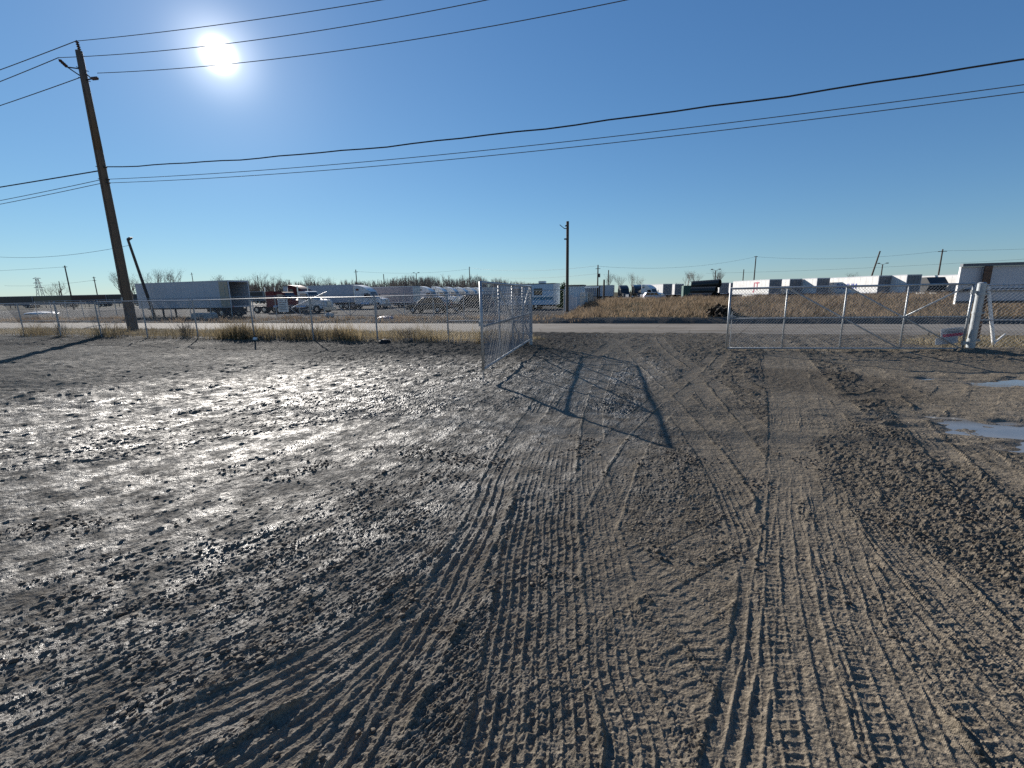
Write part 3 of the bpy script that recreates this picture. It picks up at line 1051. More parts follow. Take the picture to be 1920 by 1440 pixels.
# far field and far verge
x, y, d = scatter(125000, -12, 100, 32.4, 62, 31, 0.3, -0.4)
k = right_k = sstep(-10, -3.5, x + (y - 40) * 0.085) > 0.45
x, y, d = x[k], y[k], d[k]
z = terrain(x, y)
hh = (0.16 + 0.34 * np.random.default_rng(3).random(len(x)) ** 1.5) * np.clip(0.8 + 0.8 * d, 0.4, 1.7)
tag(blades('field_grass', x, y, z, hh, 0.045, 0.7, M_FIELD, 5), 'brown dead grass and weeds covering the field across the road', kind='stuff')
x, y, d = scatter(16000, -75, -4, 30.6, 36.2, 41, 0.4, 0.02)
z = terrain(x, y)
hh = (0.10 + 0.30 * np.random.default_rng(4).random(len(x)) ** 2) * np.clip(0.8 + d, 0.4, 1.5)
tag(blades('roadside_weeds', x, y, z, hh, 0.04, 0.6, M_FIELD, 6), 'ragged brown weeds on the dirt bank across the road', kind='stuff')


# ------------------------------------------------------------------ chain link
def chain_link(mb, p0, p1, z0, z1, pitch=0.070, r=0.0034, dz=0.0):
    """two crossing sets of diagonal wires between p0 and p1"""
    p0, p1 = Vector((p0[0], p0[1], 0)), Vector((p1[0], p1[1], 0))
    L = (p1 - p0).length
    d = (p1 - p0) / L
    nrm_ = Vector((d.y, -d.x, 0))
    H = z1 - z0
    for sgn in (1, -1):
        k = -H
        while k < L:
            a0, a1 = max(0.0, k), min(L, k + H)
            if a1 - a0 > 0.02:
                if sgn > 0:
                    zz0, zz1 = z0 + (a0 - k), z0 + (a1 - k)
                else:
                    zz0, zz1 = z1 - (a0 - k), z1 - (a1 - k)
                off = nrm_ * (0.002 * sgn)
                q0 = p0 + d * a0 + off
                q1 = p0 + d * a1 + off
                mb.tube((q0.x, q0.y, zz0), (q1.x, q1.y, zz1), r, n=3, caps=False)
            k += pitch * 1.414


# near fence on the left
fence = thing('chain_link_fence', 'long silver chain link fence running left from the open gate along the verge', 'fence', (-4.05, FENCE_Y, 0))


def rel(o, x, y, z):
    return (x - o.location.x, y - o.location.y, z - o.location.z)


post_s = [-36.4, -33.3, -30.15, -26.96, -23.6, -20.25, -16.85, -13.65, -10.5, -7.37]
for s_ in post_s:
    term = abs(s_ + 30.15) < 0.1
    r = 0.045 if term else 0.03
    z0 = ground_z(s_, FENCE_Y) - 0.15
    m = MB()
    lean = rnd.uniform(-0.02, 0.02)
    m.tube(rel(fence, s_, FENCE_Y, z0), rel(fence, s_ + lean, FENCE_Y, 1.84 if term else 1.79), r, n=10)
    po = m.build('post', M_GALV, fence, smooth=False)
    c = MB()
    if term:
        c.tube(rel(fence, s_ + lean, FENCE_Y, 1.84), rel(fence, s_ + lean, FENCE_Y, 1.87), 0.055, 0.03, n=10)
    else:
        c.tube(rel(fence, s_ + lean, FENCE_Y, 1.78), rel(fence, s_ + lean, FENCE_Y, 1.82), 0.036, 0.03, n=8)
    c.build('post_cap', M_GALV, po)
m = MB()
m.path([rel(fence, s_, FENCE_Y, 1.80 + 0.012 * math.sin(s_ * 0.7)) for s_ in np.linspace(-38, -4.1, 40)], 0.021, n=8)
m.build('top_rail', M_GALV, fence)
m = MB()
m.tube(rel(fence, -33.3, FENCE_Y, 0.86), rel(fence, -27.0, FENCE_Y, 0.84), 0.02, n=8)
m.build('brace_rail', M_GALV, fence)
m = MB()
m.tube(rel(fence, -7.37, FENCE_Y, 0.84), rel(fence, -4.1, FENCE_Y, 0.86), 0.02, n=8)
m.build('brace_rail', M_GALV, fence)
m = MB()
m.path([rel(fence, s_, FENCE_Y - 0.04, 0.16 + 0.03 * math.sin(s_)) for s_ in np.linspace(-38, -4.1, 40)], 0.004, n=4)
m.build('tension_wire', M_WIRE, fence)
m = MB()
chain_link(m, (-38 + 4.05, -0.04), (-0.05, -0.04), 0.07, 1.79)
tag(m.build('mesh_fabric', M_WIRE, fence), kind='stuff')


# ------------------------------------------------------------------ gate leaves (built from hinge at x=0 to free end at x=L)
def gate_leaf(name, label, loc, rz, L, z0, H, tilt=0.0, back=1):
    g_ = thing(name, label, 'gate', loc, rz)
    z1 = z0 + H
    zm = z0 + H * 0.5
    n_ = 4
    st = [L * i / n_ for i in range(n_ + 1)]
    for i, s_ in enumerate(st):
        r = 0.030 if i in (0, n_) else 0.022
        m = MB()
        m.tube((s_, 0, z0 - 0.02), (s_, 0, z1 + 0.02), r, n=10)
        m.build('frame_post' if i in (0, n_) else 'vertical_bar', M_GALV, g_, smooth=True)
    for nm, zz, r in (('top_rail', z1, 0.030), ('middle_rail', zm, 0.024), ('bottom_rail', z0, 0.028)):
        m = MB()
        m.tube((0, 0, zz), (L, 0, zz), r, n=10)
        m.build(nm, M_GALV, g_, smooth=True)
    yb = 0.035 * back
    # long braces fall from the top towards the hinge, one from the hinge head back to the middle
    for a, b in (((st[3], z1), (st[1], z0)), ((st[2], z1), (st[0] + 0.02, z0)), ((st[0] + 0.02, z1), (st[1], zm))):
        m = MB()
        m.tube((a[0], yb, a[1]), (b[0], yb, b[1]), 0.021, n=8)
        m.build('diagonal_brace', M_GALV, g_, smooth=True)
    m = MB()
    chain_link(m, (0.03, -0.03 * back), (L - 0.03, -0.03 * back), z0 + 0.02, z1 - 0.02, pitch=0.058, r=0.0036)
    tag(m.build('mesh_fabric', M_WIRE, g_), kind='stuff')
    m = MB()
    m.tube((L - 0.10, yb, 0.0 - 0.02), (L - 0.10, yb, z0 + H * 0.62), 0.011, n=8)
    m.build('drop_rod', M_GALV, g_)
    m = MB()
    m.box((L - 0.06, yb, zm + 0.06), (0.14, 0.06, 0.10))
    m.tube((L + 0.02, yb, zm + 0.06), (L - 0.2, yb, zm + 0.06), 0.016, n=8)
    m.build('latch', M_GALV, g_)
    for zz in (z0 + 0.16, z1 - 0.22):
        m = MB()
        m.tube((0, 0, zz - 0.05), (0, 0, zz + 0.05), 0.045, n=10)
        m.box((-0.075, 0, zz), (0.12, 0.05, 0.07))
        m.build('hinge', M_GALV, g_)
    return g_


hl = (-3.93, 14.60)
fl = (-3.305, 8.41)
Lleaf = math.hypot(fl[0] - hl[0], fl[1] - hl[1])
gate_l = gate_leaf('chain_link_gate', 'silver chain link gate leaf standing wide open towards the camera, seen edge on', (hl[0], hl[1], 0), math.atan2(fl[1] - hl[1], fl[0] - hl[0]), Lleaf, 0.27, 1.76, back=-1)
hr = (8.22, 15.30)
fr = (2.16, 14.50)
gate_r = gate_leaf('chain_link_gate', 'silver chain link gate leaf nearly closed across the right of the drive', (hr[0], hr[1], 0), math.atan2(fr[1] - hr[1], fr[0] - hr[0]), math.hypot(fr[0] - hr[0], fr[1] - hr[1]), 0.07, 1.75, back=-1)

# gate posts
gp = thing('gate_post', 'thick silver gate post with hinge bands at the right hand gate leaf', 'post', (8.40, 15.32, 0))
MB().tube((0, 0, -0.2), (0, 0, 1.83), 0.092, n=20).build('tube', M_GALV, gp, smooth=False)
MB().tube((0, 0, 1.83), (0, 0, 1.86), 0.097, 0.05, n=20).build('cap', M_GALV, gp)
for zz in (0.30, 1.05, 1.55):
    m = MB()
    m.tube((0, 0, zz - 0.03), (0, 0, zz + 0.03), 0.101, n=20)
    m.box((0.13, -0.02, zz), (0.08, 0.03, 0.05))
    m.tube((0.14, -0.06, zz), (0.14, 0.02, zz), 0.012, n=6)
    m.build('hinge_band', M_GALV, gp)
gp2 = thing('gate_post', 'slim silver gate post where the left fence meets the open leaf', 'post', (-4.05, 15.0, 0))
MB().tube((0, 0, -0.2), (0, 0, 1.98), 0.057, n=16).build('tube', M_GALV, gp2)
MB().tube((0, 0, 1.98), (0, 0, 2.0), 0.062, 0.03, n=16).build('cap', M_GALV, gp2)

# fence running on to the right of the gate post
fr_ = thing('chain_link_fence', 'silver chain link fence running right from the thick gate post', 'fence', (8.5, 15.45, 0))
for s_ in (3.3, 6.4, 9.5, 12.6):
    MB().tube((s_, 0, -0.2), (s_, 0, 1.8), 0.03, n=10).build('post', M_GALV, fr_)
for nm, zz in (('top_rail', 1.64), ('top_rail', 1.78), ('brace_rail', 0.84)):
    MB().tube((0.0, 0, zz), (12.7 if nm == 'top_rail' else 3.3, 0, zz), 0.021, n=8).build(nm, M_GALV, fr_)
m = MB()
chain_link(m, (0.05, -0.04), (12.7, -0.04), 0.07, 1.78)
tag(m.build('mesh_fabric', M_WIRE, fr_), kind='stuff')

# printed notice hanging on the right hand gate leaf
gs = thing('gate_notice', 'small grey notice with a dark red band wired low on the right hand gate', 'sign', (7.98, 15.34, 0.06), math.atan2(fr[1] - hr[1], fr[0] - hr[0]) + math.pi)
gs.rotation_euler = (0, R(-7), gs.rotation_euler[2])
MB().bbox(-0.24, 0.30, 0.0, 0.006, 0.32, 0.58).build('board', M_SIGNBACK, gs)
MB().bbox(-0.36, 0.18, 0.012, 0.018, 0.14, 0.33).build('board', M_SIGNBACK, gs)
MB().bbox(-0.20, 0.28, -0.003, 0.0, 0.34, 0.42).build('print_band', M_PRINTRED, gs)
for zz, a, b in ((0.53, -0.15, 0.2), (0.48, -0.18, 0.22), (0.445, -0.1, 0.2)):
    MB().bbox(a, b, -0.003, 0.0, zz - 0.008, zz + 0.008).build('print_line', M_PRINTDK, gs)

# big sign board behind the fence, seen from the back, on a rusty post and a white strut
bs = thing('sign_board', 'large blank sign board seen from behind beyond the right hand fence', 'sign', (9.45, 17.2, 0), R(2))
MB().bbox(-0.60, 4.6, 0.0, 0.03, 1.24, 2.33).build('panel', M_SIGNBACK, bs)
MB().bbox(-0.62, 4.6, -0.09, 0.05, 2.335, 2.42).build('top_beam', mat('beam_blue_grey', (0.10, 0.12, 0.14), 0.6, 0.3), bs)
MB().bbox(-0.60, 4.6, -0.06, -0.002, 1.60, 1.67).build('back_batten', M_STEELDK, bs)
MB().bbox(-0.58, 4.6, -0.06, -0.002, 1.25, 1.31).build('back_batten', M_STEELDK, bs)
MB().bbox(-0.625, -0.603, -0.03, 0.05, 1.22, 2.33).build('edge_strip', M_WHITE, bs)
m = MB()
m.bbox(-0.10, 0.08, -0.14, -0.095, -0.3, 2.33)
m.build('upright', M_RUST, bs)
m = MB()
m.bbox(3.2, 3.38, -0.14, -0.095, -0.3, 2.33)
m.build('upright', M_RUST, bs)
m = MB()
m.tube((0.42, -0.30, -0.25), (0.06, -0.12, 1.75), 0.045, n=12)
m.tube((0.42, -0.30, 0.02), (0.20, -0.36, -0.12), 0.03, n=8)
m.tube((0.40, -0.28, 0.10), (0.62, -0.24, 0.34), 0.022, n=8)
m.build('strut', M_WHITE, bs)

# ------------------------------------------------------------------ utility pole with its wires
PX, PY = -32.65, 20.3
up = thing('utility_pole', 'tall brown wooden utility pole standing by the road behind the left fence', 'utility pole', (PX, PY, -0.15))
m = MB()
m.tube((0, 0, -0.6), (-0.02, 0, 5), 0.30, 0.265, n=18, caps=False)
m.tube((-0.02, 0, 5), (-0.05, 0, 11), 0.265, 0.215, n=18, caps=False)
m.tube((-0.05, 0, 11), (-0.10, 0, 16.4), 0.215, 0.165, n=18)
m.build('shaft', M_WOOD, up, smooth=True)


def insulator(p0, p1, parent):
    p0, p1 = Vector(p0), Vector(p1)
    m_ = MB()
    m_.tube(p0, p1, 0.035, n=10)
    for k in range(4):
        a = p0.lerp(p1, 0.15 + 0.22 * k)
        b = p0.lerp(p1, 0.25 + 0.22 * k)
        m_.tube(a, b, 0.095, 0.05, n=12)
    m_.build('insulator', M_PORC, parent)


MB().path([(0.10 - 0.005 * k + 0.02 * math.sin(k * 1.9), -0.30 + 0.0075 * k, 0.1 + 0.9 * k) for k in range(17)], 0.012, n=5).build('ground_wire', M_STEELDK, up)
MB().box((-0.02, -0.292, 2.1), (0.16, 0.012, 0.22)).build('tag_plate', M_GALV, up)
for zz in (14.9, 15.45, 9.35, 10.05):
    MB().tube((-0.08, -0.30, zz), (-0.08, 0.30, zz), 0.022, n=6).build('bolt', M_STEELDK, up)
insulator((-0.02, 0, 16.4), (-0.12, 0, 16.95), up)
for sx, z_in, x_out, z_out in ((-1, 15.2, -1.35, 15.75), (1, 15.1, 0.55, 14.85)):
    m = MB()
    m.tube((-0.08, 0, z_in + 0.25), (x_out, 0, z_out), 0.035, n=8)
    m.tube((-0.08, 0, z_in - 0.25), (x_out, 0, z_out), 0.035, n=8)
    m.build('bracket_arm', M_STEELDK, up)
    insulator((x_out, 0, z_out), (x_out + (-0.6 if sx < 0 else 0.55), 0, z_out + (0.5 if sx < 0 else -0.05)), up)
for zz, xx in ((10.05, 0.28), (9.35, 0.30), (9.15, 0.30)):
    m = MB()
    m.box((xx - 0.1, 0, zz), (0.26, 0.10, 0.08))
    m.tube((xx, -0.08, zz), (xx, 0.08, zz), 0.05, n=8)
    m.build('cable_clamp', M_STEELDK, up)


def parab(p_list):
    """quadratic through samples (x, z)"""
    a = np.array(p_list)
    return np.polyfit(a[:, 0], a[:, 1], 2)


def wire(name, label, q, x0, x1, y0, y1, r, m_, wob=0.0):
    mb = MB()
    pts = []
    for x_ in np.linspace(x0, x1, 60):
        f = (x_ - x0) / (x1 - x0)
        zz = float(np.polyval(q, x_)) + (wob * math.sin(x_ * 1.1) * math.sin(x_ * 0.37) if wob else 0)
        pts.append((x_, y0 + (y1 - y0) * f, zz))
    mb.path(pts, r, n=6)
    return tag(mb.build(name, m_), label, 'cable', 'overhead wires of the utility pole')


wire('power_line', 'highest thin power wire running right from the pole head', parab([(-32.88, 16.78), (-21.63, 15.67), (-12.35, 14.99)]), -32.78, 45, PY, PY, 0.017, M_ALUWIRE)
wire('power_line', 'second power wire running right from the left hand insulator', parab([(-34.55, 16.19), (-19.03, 14.58), (-7.28, 14.03)]), -34.6, 45, PY, PY, 0.017, M_ALUWIRE)
wire('power_line', 'third power wire running right from the right hand insulator', parab([(-31.61, 14.92), (-15.93, 13.42), (-1.47, 12.94)]), -31.55, 45, PY, PY, 0.017, M_ALUWIRE)
wire('telephone_cable', 'thick black bundled cable sagging right across the sky', parab([(-32.02, 9.87), (-16.5, 9.02), (-5.28, 8.77), (3.06, 8.76), (11.11, 8.89)]), -32.2, 45, PY, PY, 0.030, M_CABLE, wob=0.035)
wire('telephone_cable', 'upper of two thin cables running right under the thick cable', parab([(-32.22, 9.19), (-5.28, 8.16), (4.88, 8.07), (11.23, 8.16)]), -32.2, 45, PY, PY, 0.015, M_ALUWIRE)
wire('telephone_cable', 'lower of two thin cables running right under the thick cable', parab([(-32.28, 8.98), (-5.28, 7.92), (4.91, 7.83), (11.26, 7.94)]), -32.2, 45, PY, PY, 0.015, M_ALUWIRE)
for nm, lb, x0, z0, x1, z1, r, m_ in (
        ('power_line', 'highest power wire running left from the pole head', -32.78, 16.78, -40.3, 16.41, 0.022, M_ALUWIRE),
        ('power_line', 'second power wire running left from the left hand insulator', -34.6, 16.2, -40.56, 15.78, 0.022, M_ALUWIRE),
        ('power_line', 'third power wire running left from behind the pole', -32.4, 14.95, -41.11, 14.46, 0.022, M_ALUWIRE),
        ('telephone_cable', 'thick black bundled cable running left from the pole', -32.5, 9.75, -43.11, 9.66, 0.035, M_CABLE),
        ('telephone_cable', 'upper thin cable running left from the pole', -32.5, 9.25, -43.46, 8.82, 0.018, M_ALUWIRE),
        ('telephone_cable', 'lower thin cable running left from the pole', -32.5, 9.05, -43.56, 8.59, 0.018, M_ALUWIRE)):
    sl = (z1 - z0) / (x1 - x0)
    kq = 0.0016
    # slight sag on the way to the next pole far left
    q = np.polyfit([x0, x1, x0 - 55], [z0, z1, z0 + sl * -55 * 0.25 + kq * 0], 2)
    wire(nm, lb, q, x0, x0 - 55, PY, PY, r, m_)

# ------------------------------------------------------------------ vehicles
def wheel_set(parent, spots, r, w, rim=M_CHROME):
    for (x_, y_) in spots:
        t = MB().wheel((x_, y_, r), r, w).build('wheel', M_RUBBER, parent)
        o = MB()
        sgn = 1 if y_ > 0 else -1
        o.tube((x_, y_ + sgn * w * 0.30, r), (x_, y_ + sgn * w * 0.46, r), r * 0.60, r * 0.5, n=14)
        o.tube((x_, y_ + sgn * w * 0.46, r), (x_, y_ + sgn * w * 0.58, r), r * 0.16, n=8)
        o.tube((x_, y_ - sgn * w * 0.30, r), (x_, y_ + sgn * w * 0.2, r), r * 0.60, n=14)
        o.build('rim', rim, t)


def trailer(label, loc, rz, L=16.0, wall=M_DIRTYWHITE, rear=M_DIRTYWHITE, reefer=False, open_rear=False, skirt=False, cat='trailer', group=None):
    """rear at x=0, front at x=L"""
    t = thing('semi_trailer', label, cat, loc, rz, group)
    m = MB()
    if open_rear:
        m.bbox(0.0, L, -1.3, -1.26, 1.2, 4.1).bbox(0.0, L, 1.26, 1.3, 1.2, 4.1).bbox(0, L, -1.259, 1.259, 1.2, 1.26).bbox(L - 0.04, L, -1.259, 1.259, 1.261, 4.059).bbox(0, L, -1.259, 1.259, 4.06, 4.1)
    else:
        m.bbox(0.03, L, -1.3, 1.3, 1.2, 4.08)
    m.build('body', wall, t)
    for s_ in (-1, 1):
        m = MB()
        m.bbox(0.03, L, s_ * 1.305 - 0.012, s_ * 1.305 + 0.012, 4.0, 4.12)
        m.build('roof_rail', M_GREYTRAILER, t)
        m = MB()
        m.bbox(0.03, L, s_ * 1.31 - 0.014, s_ * 1.31 + 0.014, 1.12, 1.32)
        m.build('bottom_rail', M_GREYTRAILER, t)
    n_ = int(L / 1.2)
    m = MB()
    for i in range(1, n_):
        for s_ in (-1, 1):
            m.box((L * i / n_, s_ * 1.302, 2.66), (0.05, 0.012, 2.6))
    tag(m.build('panel_seams', wall, t), kind='stuff')
    fr = MB()
    fr.bbox(-0.06, 0.03, -1.33, -1.22, 1.15, 4.12).bbox(-0.06, 0.03, 1.22, 1.33, 1.15, 4.12).bbox(-0.06, 0.03, -1.22, 1.22, 3.96, 4.12).bbox(-0.06, 0.03, -1.22, 1.22, 1.15, 1.28)
    fr.build('rear_frame', M_GREYTRAILER, t)
    if not open_rear:
        for s_ in (-1, 1):
            d = MB().bbox(-0.045, -0.005, min(s_ * 0.02, s_ * 1.2), max(s_ * 0.02, s_ * 1.2), 1.30, 3.94).build('rear_door', rear, t)
            for yy in (0.25, 0.85):
                MB().tube((-0.07, s_ * yy, 1.3), (-0.07, s_ * yy, 3.94), 0.02, n=6).build('lock_rod', M_GALV, d)
    else:
        d = MB().bbox(0.05, 1.28, 1.35, 1.40, 1.25, 4.0).build('rear_door', M_PLY, t)
        MB().tube((0.5, 1.42, 1.25), (0.5, 1.42, 4.0), 0.02, n=6).build('lock_rod', M_GALV, d)
    m = MB().bbox(0.2, L - 0.3, -0.5, 0.5, 0.95, 1.18)
    m.bbox(0.5, 4.6, -0.6, 0.6, 0.62, 0.95)
    m.build('chassis', M_STEELDK, t)
    wheel_set(t, [(x_, s_ * 1.05) for x_ in (1.6, 2.85) for s_ in (-1, 1)], 0.50, 0.52)
    for s_ in (-1, 1):
        MB().bbox(L - 3.3, L - 3.15, s_ * 0.75 - 0.07, s_ * 0.75 + 0.07, 0.05, 1.18).bbox(L - 3.38, L - 3.07, s_ * 0.75 - 0.16, s_ * 0.75 + 0.16, 0.0, 0.06).build('landing_leg', M_STEELDK, t)
        MB().bbox(0.85, 0.88, s_ * 1.05 - 0.3, s_ * 1.05 + 0.3, 0.2, 0.95).build('mud_flap', M_RUBBER, t)
        MB().box((-0.07, s_ * 1.1, 1.215), (0.03, 0.2, 0.09)).build('tail_lamp', M_TAIL, t)
    MB().bbox(0.0, 0.1, -1.2, 1.2, 0.5, 0.62).bbox(0.0, 0.1, -0.75, -0.65, 0.62, 1.15).bbox(0.0, 0.1, 0.65, 0.75, 0.62, 1.15).build('underride_guard', M_STEELDK, t)
    if skirt:
        for s_ in (-1, 1):
            MB().bbox(4.8, L - 4, s_ * 1.27 - 0.015, s_ * 1.27 + 0.015, 0.45, 1.12).build('side_skirt', M_DIRTYWHITE, t)
    if reefer:
        m = MB().bbox(L, L + 0.5, -1.0, 1.0, 2.2, 3.95)
        m.build('cooling_unit', M_CHAR, t)
    return t


def tractor(label, loc, rz, paint=M_WHITE, roof=True, sleeper=True, group=None, fair_paint=None):
    """semi tractor, nose towards +x"""
    t = thing('semi_tractor', label, 'truck', loc, rz, group)
    MB().bbox(-4.2, 2.9, -0.45, 0.45, 0.62, 0.95).build('chassis', M_STEELDK, t)
    m = MB()
    m.prof([(1.35, 0.72), (3.45, 0.72), (3.55, 0.95), (3.45, 1.50), (3.2, 1.68), (2.2, 1.86), (1.35, 1.98)], -0.98, 0.98, ins=0.12)
    hood = m.build('hood', paint, t)
    MB().bbox(3.44, 3.60, -0.42, 0.42, 0.85, 1.55).build('grille', M_CHROME, hood)
    for s_ in (-1, 1):
        MB().box((3.38, s_ * 0.80, 1.12), (0.2, 0.30, 0.26)).build('headlight', M_CHROME, hood)
        m = MB()
        m.prof([(1.85, 0.55), (1.95, 0.95), (2.25, 1.18), (2.75, 1.18), (3.1, 0.95), (3.2, 0.6), (3.1, 0.6), (2.95, 0.9), (2.7, 1.07), (2.3, 1.07), (2.05, 0.9), (1.95, 0.55)], s_ * 1.1 - 0.16, s_ * 1.1 + 0.16)
        m.build('fender', paint, t)
    MB().bbox(3.5, 3.72, -1.18, 1.18, 0.35, 0.78).build('bumper', M_CHROME, t)
    cab = MB().prof([(-0.35, 0.85), (1.40, 0.85), (1.45, 1.95), (1.0, 2.82), (0.8, 2.9), (-0.35, 2.9)], -1.13, 1.13, ins=0.05).build('cab', paint, t)
    m = MB()
    m.v = [(1.47, -0.95, 1.98), (1.47, 0.95, 1.98), (1.05, 0.88, 2.76), (1.05, -0.88, 2.76)]
    m.v += [(a - 0.03, b, c - 0.01) for a, b, c in m.v]
    m.f = [(0, 1, 2, 3), (7, 6, 5, 4), (0, 4, 5, 1), (1, 5, 6, 2), (2, 6, 7, 3), (3, 7, 4, 0)]
    m.build('windshield', M_GLASS, cab)
    for s_ in (-1, 1):
        MB().prof([(0.0, 1.85), (1.15, 1.85), (0.85, 2.6), (0.0, 2.6)], min(s_ * 1.13, s_ * 1.15), max(s_ * 1.13, s_ * 1.15)).build('side_window', M_GLASS, cab)
        m = MB().tube((1.2, s_ * 1.13, 2.1), (1.3, s_ * 1.45, 2.1), 0.02, n=6)
        m.box((1.32, s_ * 1.45, 2.15), (0.12, 0.2, 0.75))
        m.build('mirror', M_CHAR, cab)
        MB().tube((-0.55, s_ * 1.15, 0.8), (0.95, s_ * 1.15, 0.8), 0.31, n=14).build('fuel_tank', M_CHROME, t)
        MB().tube((-0.42 if not sleeper else -2.0, s_ * 0.95, 0.9), (-0.42 if not sleeper else -2.0, s_ * 0.95, 3.6), 0.07, n=8).build('exhaust_stack', M_CHROME, t)
    if sleeper:
        MB().bbox(-1.85, -0.36, -1.18, 1.18, 0.85, 3.0).build('sleeper', paint, t)
    if roof:
        pts = [(-1.85 if sleeper else -0.3, 2.92)]
        x0 = -1.85 if sleeper else -0.3
        for k in range(9):
            f = k / 8
            pts.append((x0 + (1.12 - x0) * f, 3.98 - 1.12 * f ** 2.1))
        m = MB().prof(pts, -1.12, 1.12, ins=0.06)
        ro = m.build('roof_fairing', fair_paint or paint, t)
        if sleeper:
            for s_ in (-1, 1):
                MB().prof([(-1.55, 3.05), (-1.0, 3.05), (-1.0, 3.38), (-1.55, 3.38)], min(s_ * 1.12, s_ * 1.15), max(s_ * 1.12, s_ * 1.15)).build('fairing_window', M_GLASS, ro)
    wheel_set(t, [(2.5, -1.05), (2.5, 1.05), (-2.4, -0.95), (-2.4, 0.95), (-3.65, -0.95), (-3.65, 0.95)], 0.50, 0.40)
    return t


LOT = -0.2
# big trailer parked behind the leaning lamp pole, rear door swung open
big = trailer('long grey trailer with its rear end open and dark, beside the utility pole', (-45.35, 39.8, LOT), math.pi, L=14.8, wall=M_GREYTRAILER, open_rear=True)
# the swung-back door hangs on the side that faces the road
trailer('long grey trailer behind the white and red tractors', (-48.9, 66.4, LOT), math.pi - 0.02, L=15.2, wall=M_GREYTRAILER)
trailer('white trailer standing behind the row of white fairings', (-42.5, 126.0, LOT), math.pi, L=11.0, wall=M_DIRTYWHITE)
trailer('pale trailer far back above the mauve grey trailer box', (-55.5, 101.5, LOT), math.pi + 0.03, L=14.5, wall=M_DIRTYWHITE)
trailer('mauve grey trailer box between the white tractors', (-41.5, 73.5, LOT - 0.35), math.pi, L=9.5, wall=M_LAV)
tractor('dark red tractor just right of the open trailer, facing right', (-50.4, 51.2, LOT), R(5), M_RED, roof=False)
tractor('dark red tractor with a pale fairing top behind the white bonneted truck', (-51.6, 56.6, LOT), R(4), M_RED)
tractor('white bonneted tractor without fairing near the far fence gate', (-44.9, 49.6, LOT), R(2), M_DIRTYWHITE, roof=False, sleeper=False)
w1 = tractor('white tractor with tall sloping fairing coupled at the long grey trailer', (-46.6, 65.9, LOT), R(2), M_WHITE)
for i in range(6):
    f = i / 5
    tractor('white tractor in the far row of fairings, %s from the left' % ('first', 'second', 'third', 'fourth', 'fifth', 'sixth')[i], (-43.9 + 0.5 * f - 1.4 * f, 82.6 + 31 * f, LOT - 0.05), R(3), M_WHITE, group='row of white tractors parked side by side')

# dark vehicles
def suv(label, loc, rz, paint, van=False):
    t = thing('parked_suv' if not van else 'parked_van', label, 'van' if van else 'suv', loc, rz)
    m = MB()
    m.prof([(-2.5, 0.42), (2.35, 0.42), (2.5, 0.65), (2.45, 0.95), (2.2, 1.08), (1.25, 1.16), (-2.48, 1.18), (-2.55, 0.8)], -0.98, 0.98, ins=0.06)
    b = m.build('body', paint, t)
    m = MB()
    if van:
        m.prof([(1.3, 1.15), (0.75, 1.85), (0.4, 1.98), (-2.35, 1.98), (-2.5, 1.17)], -0.9, 0.9, ins=0.06)
    else:
        m.prof([(1.25, 1.15), (0.45, 1.72), (0.2, 1.80), (-2.0, 1.80), (-2.42, 1.17)], -0.86, 0.86, ins=0.07)
    c = m.build('cabin', paint, t)
    for s_ in (-1, 1):
        for a0, a1 in ((-2.1, -1.25), (-1.15, -0.3), (-0.2, 0.75)):
            top = 1.70
            MB().prof([(a0, 1.22), (a1, 1.22), (min(a1, 0.35), top), (a0 + 0.06, top)], min(s_ * 0.865, s_ * 0.915), max(s_ * 0.865, s_ * 0.915)).build('side_window', M_GLASS, c)
        MB().box((2.42, s_ * 0.75, 0.9), (0.16, 0.34, 0.18)).build('headlight', M_CHROME, b)
        MB().box((-2.52, s_ * 0.82, 0.98), (0.08, 0.2, 0.35)).build('tail_lamp', M_TAIL, b)
        MB().box((0.75, s_ * 1.05, 1.22), (0.12, 0.2, 0.16)).build('mirror', paint, b)
    MB().bbox(2.40, 2.56, -0.9, 0.9, 0.42, 0.6).build('bumper', M_CHAR, b)
    wheel_set(t, [(1.6, -0.9), (1.6, 0.9), (-1.6, -0.9), (-1.6, 0.9)], 0.38, 0.26, rim=M_GALV)
    return t


suv('black SUV parked behind the far fence, facing left', (-25.2, 47.3, LOT), math.pi, M_BLACK)
suv('black van parked to the right of the SUV, partly behind the open gate', (-21.3, 51.0, LOT), math.pi, M_CHAR, van=True)

# camper trailer
rv = thing('travel_trailer', 'white camper trailer with teal lower stripe and one dark window', 'camper', (-11.75, 56.9, LOT), math.pi + 0.0)
MB().prof([(0, 0.55), (7.4, 0.55), (7.7, 1.2), (7.6, 2.9), (7.2, 3.2), (0.25, 3.25), (0, 3.0)], -1.2, 1.2, ins=0.02).build('body', M_LIGHTBLUE, rv)
for s_ in (-1,):
    MB().bbox(0.02, 7.5, 1.2, 1.212, 1.20, 1.55).build('stripe', M_TEAL, rv)
    MB().bbox(0.02, 7.5, 1.2, 1.21, 1.56, 1.68).build('stripe', M_WHITE, rv)
    w_ = MB().bbox(1.75, 2.85, 1.2, 1.225, 1.78, 2.62).build('window', M_CHAR, rv)
    MB().bbox(1.85, 2.75, 1.22, 1.235, 1.88, 2.52).build('pane', M_GLASS, w_)
    w_ = MB().bbox(4.6, 5.6, 1.2, 1.225, 1.78, 2.62).build('window', M_CHAR, rv)
    MB().bbox(4.7, 5.5, 1.22, 1.235, 1.88, 2.52).build('pane', M_GLASS, w_)
MB().bbox(-0.05, 0.30, -1.22, 1.225, 0.6, 3.2).build('end_cap', M_WHITE, rv)
MB().bbox(1.6, 2.4, -0.5, 0.5, 3.27, 3.55).build('roof_unit', M_WHITE, rv)
